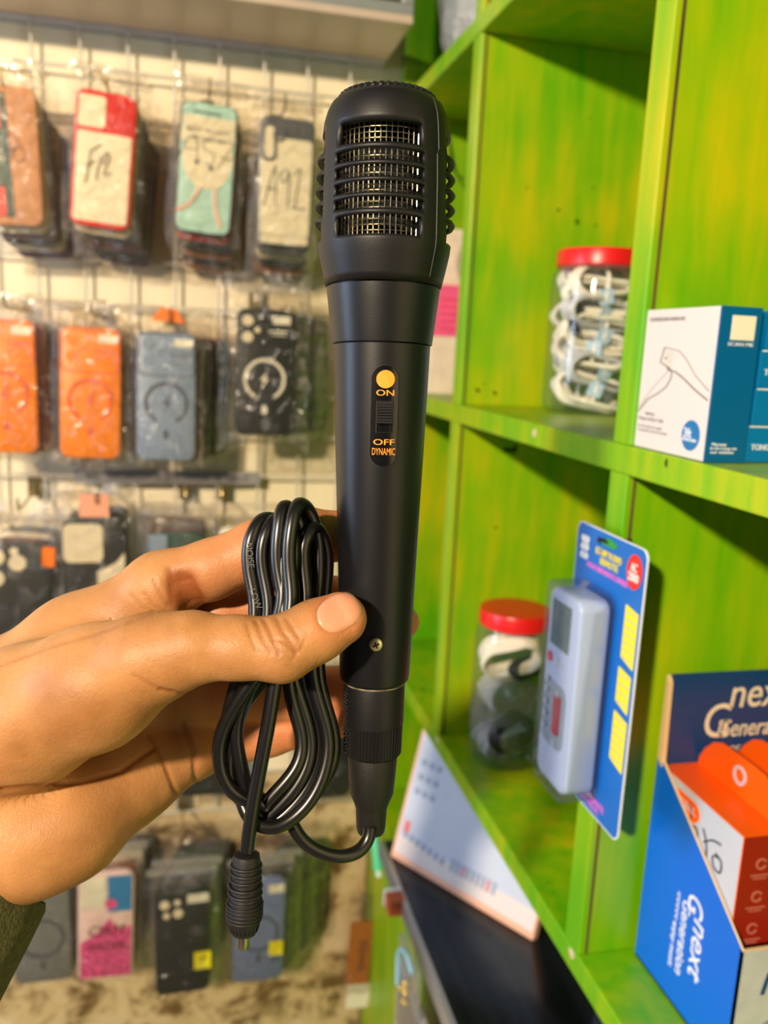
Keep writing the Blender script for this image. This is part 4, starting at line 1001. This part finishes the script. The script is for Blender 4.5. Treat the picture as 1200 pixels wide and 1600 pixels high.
for i in range(4):
    zb = ZT[2]+.0006+(3-i)*(hb+.0002); x0 = xoffs[i]
    lb = ['blue cable box, topmost of the stack of four', 'blue cable box, second from the top of the stack', 'plain blue cable box, third from the top of the stack', 'blue cable box at the bottom of the stack of four']
    b = thing('blue_box', lb[i]+' beside the white box', 'box', (x0, .392+.001*(i % 2), zb))
    MB().box(0, .085, 0, .070, 0, hb).build('box_body', M_bb, b, bevel=.0004)
    MB().box(.0005, .0845, -.0003, .0, hb-.0009, hb-.0002).build('lid_edge', M_wp, b)
    if words[i]: MB().text(words[i], (.013 if i < 3 else .016, -.0003, hb*.42), (1,0,0), (0,0,1), .0032, .020 if i < 3 else .026).build('lettering', M_wp, b)
# ---- blister-packed remote on the post
M_card = mat('blue_blister_card', (10,104,196), .4); M_rem = mat('pale_blue_remote', (184,200,232), .38); M_lcd = mat('remote_screen', (84,112,120), .2)
M_bl = clear_mat('blister_plastic', (250,252,255), .03, .05, .15, 25, .02, .002)
M_yel = mat('yellow_panel', (244,226,30), .5); M_btn = mat('grey_button', (176,192,206), .4); M_redb = mat('crimson_button', (168,24,70), .4); M_pad = mat('grey_keypad', (140,156,176), .45)
xc = .2545
T1 = at(905, 812, x=xc); T2 = at(1006, 862, x=xc); B2 = at(970, 1325, x=xc)
cyA, cyB = T1.y, (T2.y+B2.y)/2; czT, czB = T1.z, B2.z
CWd = cyA-cyB; CHd = czT-czB
bp = thing('remote_control_pack', 'pale blue remote control in a blister pack on a blue card hung on the post', 'remote control pack', (xc, cyA, czB))
# local: x out of the post is -x, along y: 0 (far) to -CWd (near)
pts_ = [(-a, b) for a, b in rrect(CWd, CHd, .006, 5, CWd/2, CHd/2)]
MB().prism(pts_, 0, .0008, 'x').build('backing_card', M_card, bp)
MB().band([(-a, b) for a, b in rrect(CWd+.0004, CHd+.0004, .006, 5, CWd/2, CHd/2)], [(-a, b) for a, b in rrect(CWd-.0008, CHd-.0008, .006, 5, CWd/2, CHd/2)], -.0001, .0009, 'x').build('card_edge', M_wp, bp)
u = lambda a: -a*CWd; vz = lambda b: b*CHd
q = MB()
for (a0, a1, b0, b1) in ((.80,.965,.60,.80), (.79,.955,.445,.585), (.79,.965,.24,.43)):
    q.prism([(u(a0),vz(b0+.02)),(u(a1),vz(b0)),(u(a1),vz(b1-.012)),(u(a0),vz(b1))], -.0004, .0003, 'x')
q.build('yellow_panels', M_yel, bp)
q = MB()
for (a0, a1, b0, b1, n) in ((.82,.95,.61,.79,7), (.81,.94,.455,.575,4), (.81,.95,.255,.42,6)):
    for j in range(n):
        bb = b0+(b1-b0)*(j+.5)/n; q.box(-.0006, -.0002, u(a1), u(a0), vz(bb), vz(bb)+.0006)
q.build('panel_print', mat('lilac_print', (150,150,190), .5), bp)
q = MB().text('KT-109 TV-DVD', (-.0004, u(.50), vz(.925)), Yd, Zd, .0045, .032).text('REMOTE', (-.0004, u(.52), vz(.895)), Yd, Zd, .0042, .022); q.build('yellow_lettering', M_yel, bp)
q = MB().text('FOR A/C SERIES REMOTE CONTROL', (-.0004, u(.50), vz(.862)), Yd, Zd, .0032, .052).text('UNIVERSAL A/C REMOTE', (-.0004, u(.50), vz(.055)), Yd, Zd, .004, .050).text('CONTROL', (-.0004, u(.55), vz(.03)), Yd, Zd, .003, .030); q.build('pink_lettering', mat('pink_print', (226,120,214), .5), bp)
q = MB(); rng = random.Random(5)
for i in range(9): q.prism(circ(.0022, 10, u(.10+.035*(i % 3)), vz(.945-.03*(i//3))), -.0005, .0002, 'x')
q.text('24', (-.0006, u(.14), vz(.93)), Yd, Zd, .008, .010); q.build('white_print', M_wp, bp)
MB().prism(circ(.0085, 28, u(.86), vz(.915), .0105), -.0005, .0002, 'x').build('red_badge', M_red_ if 'M_red_' in globals() else mat('red_badge', (226,44,34), .45), bp)
MB().text('AC', (-.0007, u(.86), vz(.93)), Yd, Zd, .0052, .007).text('2000', (-.0007, u(.86), vz(.898)), Yd, Zd, .005, .0115).build('badge_lettering', M_wp, bp)
MB().prism([(u(.40),vz(.955)),(u(.58),vz(.955)),(u(.62),vz(.972)),(u(.5),vz(.985)),(u(.38),vz(.972))], -.0005, .0001, 'x').build('green_mark', mat('green_mark', (40,150,60), .5), bp)
MB().prism([(u(.36),vz(.963)),(u(.48),vz(.963)),(u(.48),vz(.972)),(u(.42),vz(.976)),(u(.36),vz(.972))], -.0007, .0001, 'x').build('hang_slot', M_nail, bp)
# remote body
Rt = at(880, 925, x=xc-.028); Rb = at(905, 1262, x=xc-.028)
ry0, ry1 = .16, .66; rz0, rz1 = .075, .785
def outl_(dy=0, dz=0):
    p = rrect((ry1-ry0)*CWd-2*dy, (rz1-rz0)*CHd-2*dz, .008, 5, (ry0+ry1)/2*CWd, (rz0+rz1)/2*CHd); return [(-a, b) for a, b in p]
rm_ = MB().prism(outl_(), -.023, -.002, 'x').build('remote_body', M_rem, bp, 40, bevel=.0028, seg=3)
fxr = -.0232
MB().prism([(u(a), vz(b)) for a, b in ((.24,.58),(.54,.58),(.54,.745),(.24,.745))], fxr-.0004, -.02, 'x').build('screen', M_lcd, rm_, bevel=.0003)
MB().prism([(-a, b) for a, b in rrect(.38*CWd, .235*CHd, .008, 5, .385*CWd, .335*CHd)], fxr-.0003, -.02, 'x').build('keypad', M_pad, rm_)
for a, b in ((.28,.45),(.28,.41),(.28,.365),(.28,.32),(.28,.275),(.46,.425),(.46,.245)):
    MB().prism(circ(.0022, 14, u(a), vz(b)), fxr-.0018, -.02, 'x').build('button', M_btn, rm_)
MB().prism(rrect(.0085, .026, .001, 3, u(.46), vz(.345)), fxr-.0016, -.02, 'x').build('red_button', M_redb, rm_)
MB().prism(circ(.0035, 16, u(.26), vz(.53)), fxr-.0005, -.02, 'x').build('power_mark', mat('rose_mark', (222,70,110), .5), rm_)
MB().text('A/C', (fxr-.0004, u(.42), vz(.53)), Yd, Zd, .006, .012).build('screen_print', M_wp, rm_)
q = MB(); 
q.prism([(-a, b) for a, b in rrect((ry1-ry0+.07)*CWd, (rz1-rz0+.05)*CHd, .010, 6, (ry0+ry1)/2*CWd, (rz0+rz1)/2*CHd)], -.0250, -.0008, 'x')
blis = q.build('clear_blister', M_bl, bp, 40, bevel=.002)
nl = thing('hanging_nail', 'dark nail in the post holding the blue blister card', 'nail', (XF, bp.location.y+u(.42), bp.location.z+vz(.969)))
MB().tube([(.008,0,0),(-.014,0,.0005)], .0009, 8).build('shank', M_nail, nl, True)
MB().tube([(-.014,0,.0005),(-.0148,0,.0005)], .002, 10).build('nail_head', M_nail, nl)
# ---- display tray "nEXT Generation"
M_tb = mat('bright_blue_card', (0,104,222), .35); M_nv = mat('navy_shade_card', (0,60,112), .35); M_kraft = mat('raw_card_edge', (220,190,140), .8); M_gf = mat('grey_front_card', (190,192,196), .4, noise=.06, nscale=90)
tx, ty, tz0 = .306, .4590, ZT[3]+.0006
tr = thing('display_tray', 'blue cardboard counter display tray at the right holding orange boxes', 'display box', (tx, ty, tz0))
HB, HF, DP, WX = .2075, .083, -.102, .16
side = [(0,0),(0,HB),(-.0045,HB*.72+.002),(DP,HF),(DP,0)]
MB().prism([(-.0,0),(-.0,HB*.74),(DP,HF),(DP,0)], 0, .0015, 'x').build('left_side', M_tb, tr)
MB().prism([(-.0,0),(-.0,HB*.74),(DP,HF),(DP,0)], WX-.0015, WX, 'x').build('right_side', M_tb, tr)
MB().box(.002, WX, -.002, .0, 0, HB).build('back_panel', M_nv, tr)  # the panel's shade is put into its darker navy colour
MB().prism([(-.0012,HB*.72),(-.0012,HB),(-.0042,HB-.0045),(-.0065,HB*.72-.004)], -.001, .0022, 'x').build('left_flap', M_kraft, tr)
MB().box(0, WX, DP, DP+.0015, 0, HF).build('front_panel', M_gf, tr)
MB().box(0, WX, DP, 0, 0, .0015).build('bottom', M_tb, tr)
q = MB().tube([(.0007,-.001,HB*.74),(.0007,DP,HF),(WX,DP,HF)], .0011, 5); q.build('cut_edge', M_kraft, tr)
# vertical lettering on the side: reads top to bottom
fxs = -.0003; dn = (0,0,-1); out_y = (0,1,0)
q = MB(); q.text('next', (fxs, -.064, .052), dn, (0,-1,0), .0115, .038, slant=.15); q.text('Generation', (fxs, -.0495, .050), dn, (0,-1,0), .0080, .052, slant=.15); q.text('<<<<< enjoy music', (fxs, -.0395, .050), dn, (0,-1,0), .005, .054, slant=.15)
q.text('G', (fxs, -.058, .079), dn, (0,-1,0), .015, .011, slant=.15)
q.v = [Vector((v.x, -.110-v.y if False else v.y, v.z)) for v in q.v]; q.build('side_lettering', M_wp, tr)
q = MB(); q.text('next', (.072, -.0022, HB-.017), (1,0,0), Zd, .017, .046, slant=.1); q.text('Generation', (.073, -.0022, HB-.040), (1,0,0), Zd, .0125, .062, slant=.15); q.text('<<<<< enjoy music', (.069, -.0022, HB-.056), (1,0,0), Zd, .0068, .064, slant=.15); q.text('G', (.040, -.0022, HB-.034), (1,0,0), Zd, .024, .018, slant=.1); q.build('back_lettering', mat('cream_print', (230,218,190), .5), tr)
MB().text('M', (.026, DP-.0003, HF-.024), (1,0,0), Zd, .014, .017, slant=.2).text('.:il|l|:.', (.028, DP-.0003, HF-.052), (1,0,0), Zd, .006, .018).build('front_lettering', M_nv, tr)
M_of = mat('orange_carton', (250,98,10), .38); M_wf = mat('white_carton_face', (196,202,216), .35); M_dr = mat('dark_red_carton_side', (150,34,16), .38)
for i in range(4):
    x0 = tx+.0025+i*.0292; y0_, y1_ = ty-.088, ty-.0025; zb = tz0+.0022; hb_ = .1425
    lb = ['orange and white earphone box, frontmost in the display tray', 'orange earphone box, second from the left in the display tray', 'orange earphone box, third from the left in the display tray', 'orange earphone box, fourth from the left in the display tray'][i]
    b = thing('earphone_box', lb, 'box', (x0, y0_, zb))
    wy = y1_-y0_
    MB().box(0, .0275, 0, wy, 0, hb_).build('carton', M_of, b, bevel=.0005)
    MB().box(-.0003, .0005, .0004, wy-.0004, 0, hb_-.0004).build('white_face', M_wf, b)
    MB().box(.0003, .0272, -.0003, .0004, 0, hb_-.0003).build('side_face', M_dr, b)
    # hang tab rising from the far edge of the top
    tp = [(wy,hb_-.0005),(wy,hb_+.006)]+[(wy-.004-.0+(-.012)*math.sin(R(a)), hb_+.006+.020*math.sin(R(a))) for a in ()]
    tabp = [(wy-.001,hb_-.001),(wy-.001,hb_+.004),(wy-.006,hb_+.013),(wy-.014,hb_+.021),(wy-.022,hb_+.0245),(wy-.030,hb_+.025),(.030,hb_+.025),(.022,hb_+.0245),(.014,hb_+.021),(.006,hb_+.013),(.001,hb_+.004),(.001,hb_-.001)]
    MB().prism(tabp, .0262, .0272, 'x').build('hang_tab', M_of, b)
    MB().arc(.0042, .0062, 0, 360, .0256, .0263, wy/2, hb_+.013, 30, 'x').build('tab_hole_ring', M_wf, b)
    q = MB(); q.prism(rrect(.030,.0130,.0063,6,wy-.030,hb_-.0120), -.0007, 0, 'x'); q.prism([(wy-.004,hb_-.040),(wy*.48,hb_-.040),(wy*.38,hb_-.052),(wy*.42,hb_-.078),(wy*.7,hb_-.090),(wy-.004,hb_-.090)], -.0006, 0, 'x')
    q.prism(circ(.004,16,wy*.22,hb_-.062), -.0006, 0, 'x'); q.arc(.002,.004,-60,220,-.0006,0,wy*.22,hb_-.078,14,'x'); q.build('orange_print', M_of, b)
    MB().text('J-CELL', (-.0009, wy-.030, hb_-.0120), Yd, Zd, .0058, .023).build('logo_lettering', M_wf, b)
    if i == 0:
        q = MB()
        for st in ([(.030,.026),(.034,.020),(.031,.012),(.040,.014),(.042,.004),(.036,.0),(.030,.006),(.024,.016)],[(.046,.018),(.050,.012),(.052,.004),(.050,-.006),(.044,-.012)],[(.048,.010),(.056,.016),(.064,.018)],[(.060,.010),(.066,.008),(.066,.001),(.060,.001),(.058,.007),(.064,.009)]):
            q.stroke([(a-.006, b_) for a, b_ in st], (-.0005, wy-.010, hb_-.034), Yd, Zd, .0006)
        q.build('marker_writing', K_ink, b)
        q = MB().tube([(-.0004, wy-.004, hb_-.036),(-.0004, wy*.46, hb_-.036),(-.0004, wy*.33, hb_-.050),(-.0004, wy*.36, hb_-.080)], .0007, 5); q.build('grey_outline', M_gp, b)
    q = MB()
    for k in range(5):
        zc_ = hb_-.018-.021*k; q.arc(.0026,.0036,20,340,-.0006,0,.0137,zc_,12); q.box(.0075,.0200,-.0006,0,zc_-.0075,zc_-.0068).box(.0095,.0180,-.0006,0,zc_-.0095,zc_-.0089)
    q.build('side_icons', mat('faded_red_print', (198,120,100), .5), b)
# ---- below the lower shelf
M_bg = mat('black_gloss_board', (20,22,26), .16, noise=.5, nscale=90, stretch=(1,.06,1), bump=.05, bscale=300)  # stretched noise paints the reflection streaks into the black
zb = -.620
e1 = at(597, 1330, z=zb); 
bd = thing('display_board', 'glossy black board with a grey edge lying under the lower shelf', 'board', (.245, .30, zb-.018))
MB().box(.003, .30, 0, .645, .0, .0178).build('board_panel', M_bg, bd, bevel=.001)
MB().box(-.0035, .003, 0, .645, -.002, .018).build('grey_edge_trim', M_alu, bd, bevel=.0008)
for y in (.06, .58): MB().box(.02, .28, y-.01, y+.01, -.002, 0).build('foot', M_blk, bd)
M_sheet = mat('white_blue_card', (206,216,238), .45, noise=.02); M_peach = mat('peach_border', (250,190,160), .5); M_b1 = mat('blue_grey_print', (150,168,196), .5); M_rp = mat('coral_print', (240,120,120), .5)
A_ = Vector((at(610,1337,z=zb+.001).x, at(610,1337,z=zb+.001).y, zb+.001)); B_ = at(832,1470,z=zb+.001)
xd = (B_-A_); Lw = xd.length; xd.normalize(); Cc = Vector((.249+.836*.0432, .913+.548*.0432, -.4744))
Cc = at(655, 1150, y=.9367)
up_ = Cc-A_; up_ = up_-xd*up_.dot(xd); Hh = .20; up_.normalize(); nn = up_.cross(xd)
Ms = Matrix((xd, -nn if False else nn, up_)).transposed().to_4x4(); Ms.translation = A_
sh_o = thing('packaging_box', 'white flat box with peach border leaning under the lower shelf on the black board', 'box', M=Ms)
sg = 1 if (Ms.to_3x3() @ Vector((0,1,0))).dot(A_) > 0 else -1   # away from the camera
f0 = 0
def yb(a): return a*sg
def bxs(q, x0, x1, z0, z1, l=.0005, d=.001): return q.box(x0, x1, min(yb(-l), yb(d)), max(yb(-l), yb(d)), z0, z1)
bxs(MB(), 0, Lw, 0, Hh, 0, .010).build('box_body', M_peach, sh_o, bevel=.0006)
bxs(MB(), .004, Lw-.004, .008, Hh-.004).build('white_face', M_sheet, sh_o)
q = MB(); bxs(q, .004, Lw*.99, .008, .030, .0006); q.build('pale_footer', mat('pale_peach_footer', (236,226,226), .5), sh_o)
q = MB()
for i in range(7): bxs(q, .012+.010*i, .018+.010*i, .030-.0012*i, .038-.0012*i, .0008)
for i in range(9): bxs(q, .088+.0075*i, .092+.0075*i, .022, .036, .0008)
for r_ in range(3):
    for i in range(3): bxs(q, .012+.012*i, .020+.012*i, .085+.018*r_, .092+.018*r_, .0008)
q.build('blue_grey_print', M_b1, sh_o)
q = MB(); bxs(q, .010, .018, .036, .050, .0009); bxs(q, .105, .108, .024, .034, .001); bxs(q, .014, .030, .160, .182, .0009); bxs(q, .140, .143, .022, .034, .001); q.build('coral_print', M_rp, sh_o)
q = MB(); q.arc(.018, .0195, 95, 200, min(yb(-.0009),0), max(yb(-.0009),0), Lw*.78, .080); q.build('dark_arc_print', M_nv, sh_o)
# pale blue plastic box on the base at the right
pb = thing('plastic_case', 'pale blue plastic box on the black board below the shelf', 'box', (.385, .545, zb))
MB().box(0,.10,-.03,.09,.0002,.055).build('box_body', mat('pale_blue_plastic', (150,178,216), .4), pb, bevel=.003)
MB().box(-.001,.101,-.031,.091,.055,.066).build('lid', mat('blue_plastic_lid', (120,156,206), .4), pb, bevel=.002)
# tablet-like frame and clear pouch below the board
fr = thing('tablet', 'white framed tablet with a dark screen standing below the black board', 'tablet', (.234, .80, -.83))
MB().box(0,.008,-.20,.0,0,.155).build('tablet_frame', mat('grey_white_bezel', (186,180,182), .4), fr, bevel=.002)
MB().box(-.0005,.004,-.19,-.010,.010,.145).build('screen', M_plate, fr)
pch = thing('clear_pouch', 'clear pouch with a pale blue zip hanging on the green base', 'pouch', at(636, 1570, x=.228))
MB().prism(rrect(.075,.13,.012,6), -.002, .002, 'x').build('pouch_film', M_bag2, pch)
q = MB().tube(catmull([(-.003,.030,.0),(-.003,.034,.03),(-.003,.022,.05),(-.003,.0,.058),(-.003,-.02,.055)], 6), .0022, 8).build('zip_edge', mat('pale_blue_zip', (150,206,236), .35), pch, 80)
q = MB(); rng = random.Random(8)
for i in range(14): q.sphere((-.002, .012+rng.uniform(-.012,.012), .008+rng.uniform(-.014,.014)), .0028, 5)
q.build('gold_beads', mat('gold_beads', (230,200,110), .25, .8), pch, True)
p = at(588, 1330, x=.245)
gt = thing('mint_plastic_clip', 'mint green plastic clip by the end of the shelving', 'clip', p)
MB().tube([(-.002,.012,.022),(0,0,0),(.002,-.008,-.022)], .006, 8).build('clip_body', mat('mint_green_plastic', (90,216,160), .35), gt, True)
MB().tube([(.002,-.008,-.022),(.003,-.010,-.030)], .004, 8).build('clip_tip', mat('white_plastic_tip', (220,240,230), .35), gt, True)
ob = thing('orange_block', 'small brick orange block on the ledge by the green end panel', 'block', at(604, 1412, x=.226))
MB().box(0,.02,-.012,.012,-.009,.009).build('block_body', mat('brick_orange', (196,96,54), .6), ob, bevel=.001)
MB().box(-.0005,.0205,.008,.014,-.010,.010).build('end_cap', M_wp, ob, bevel=.0005)
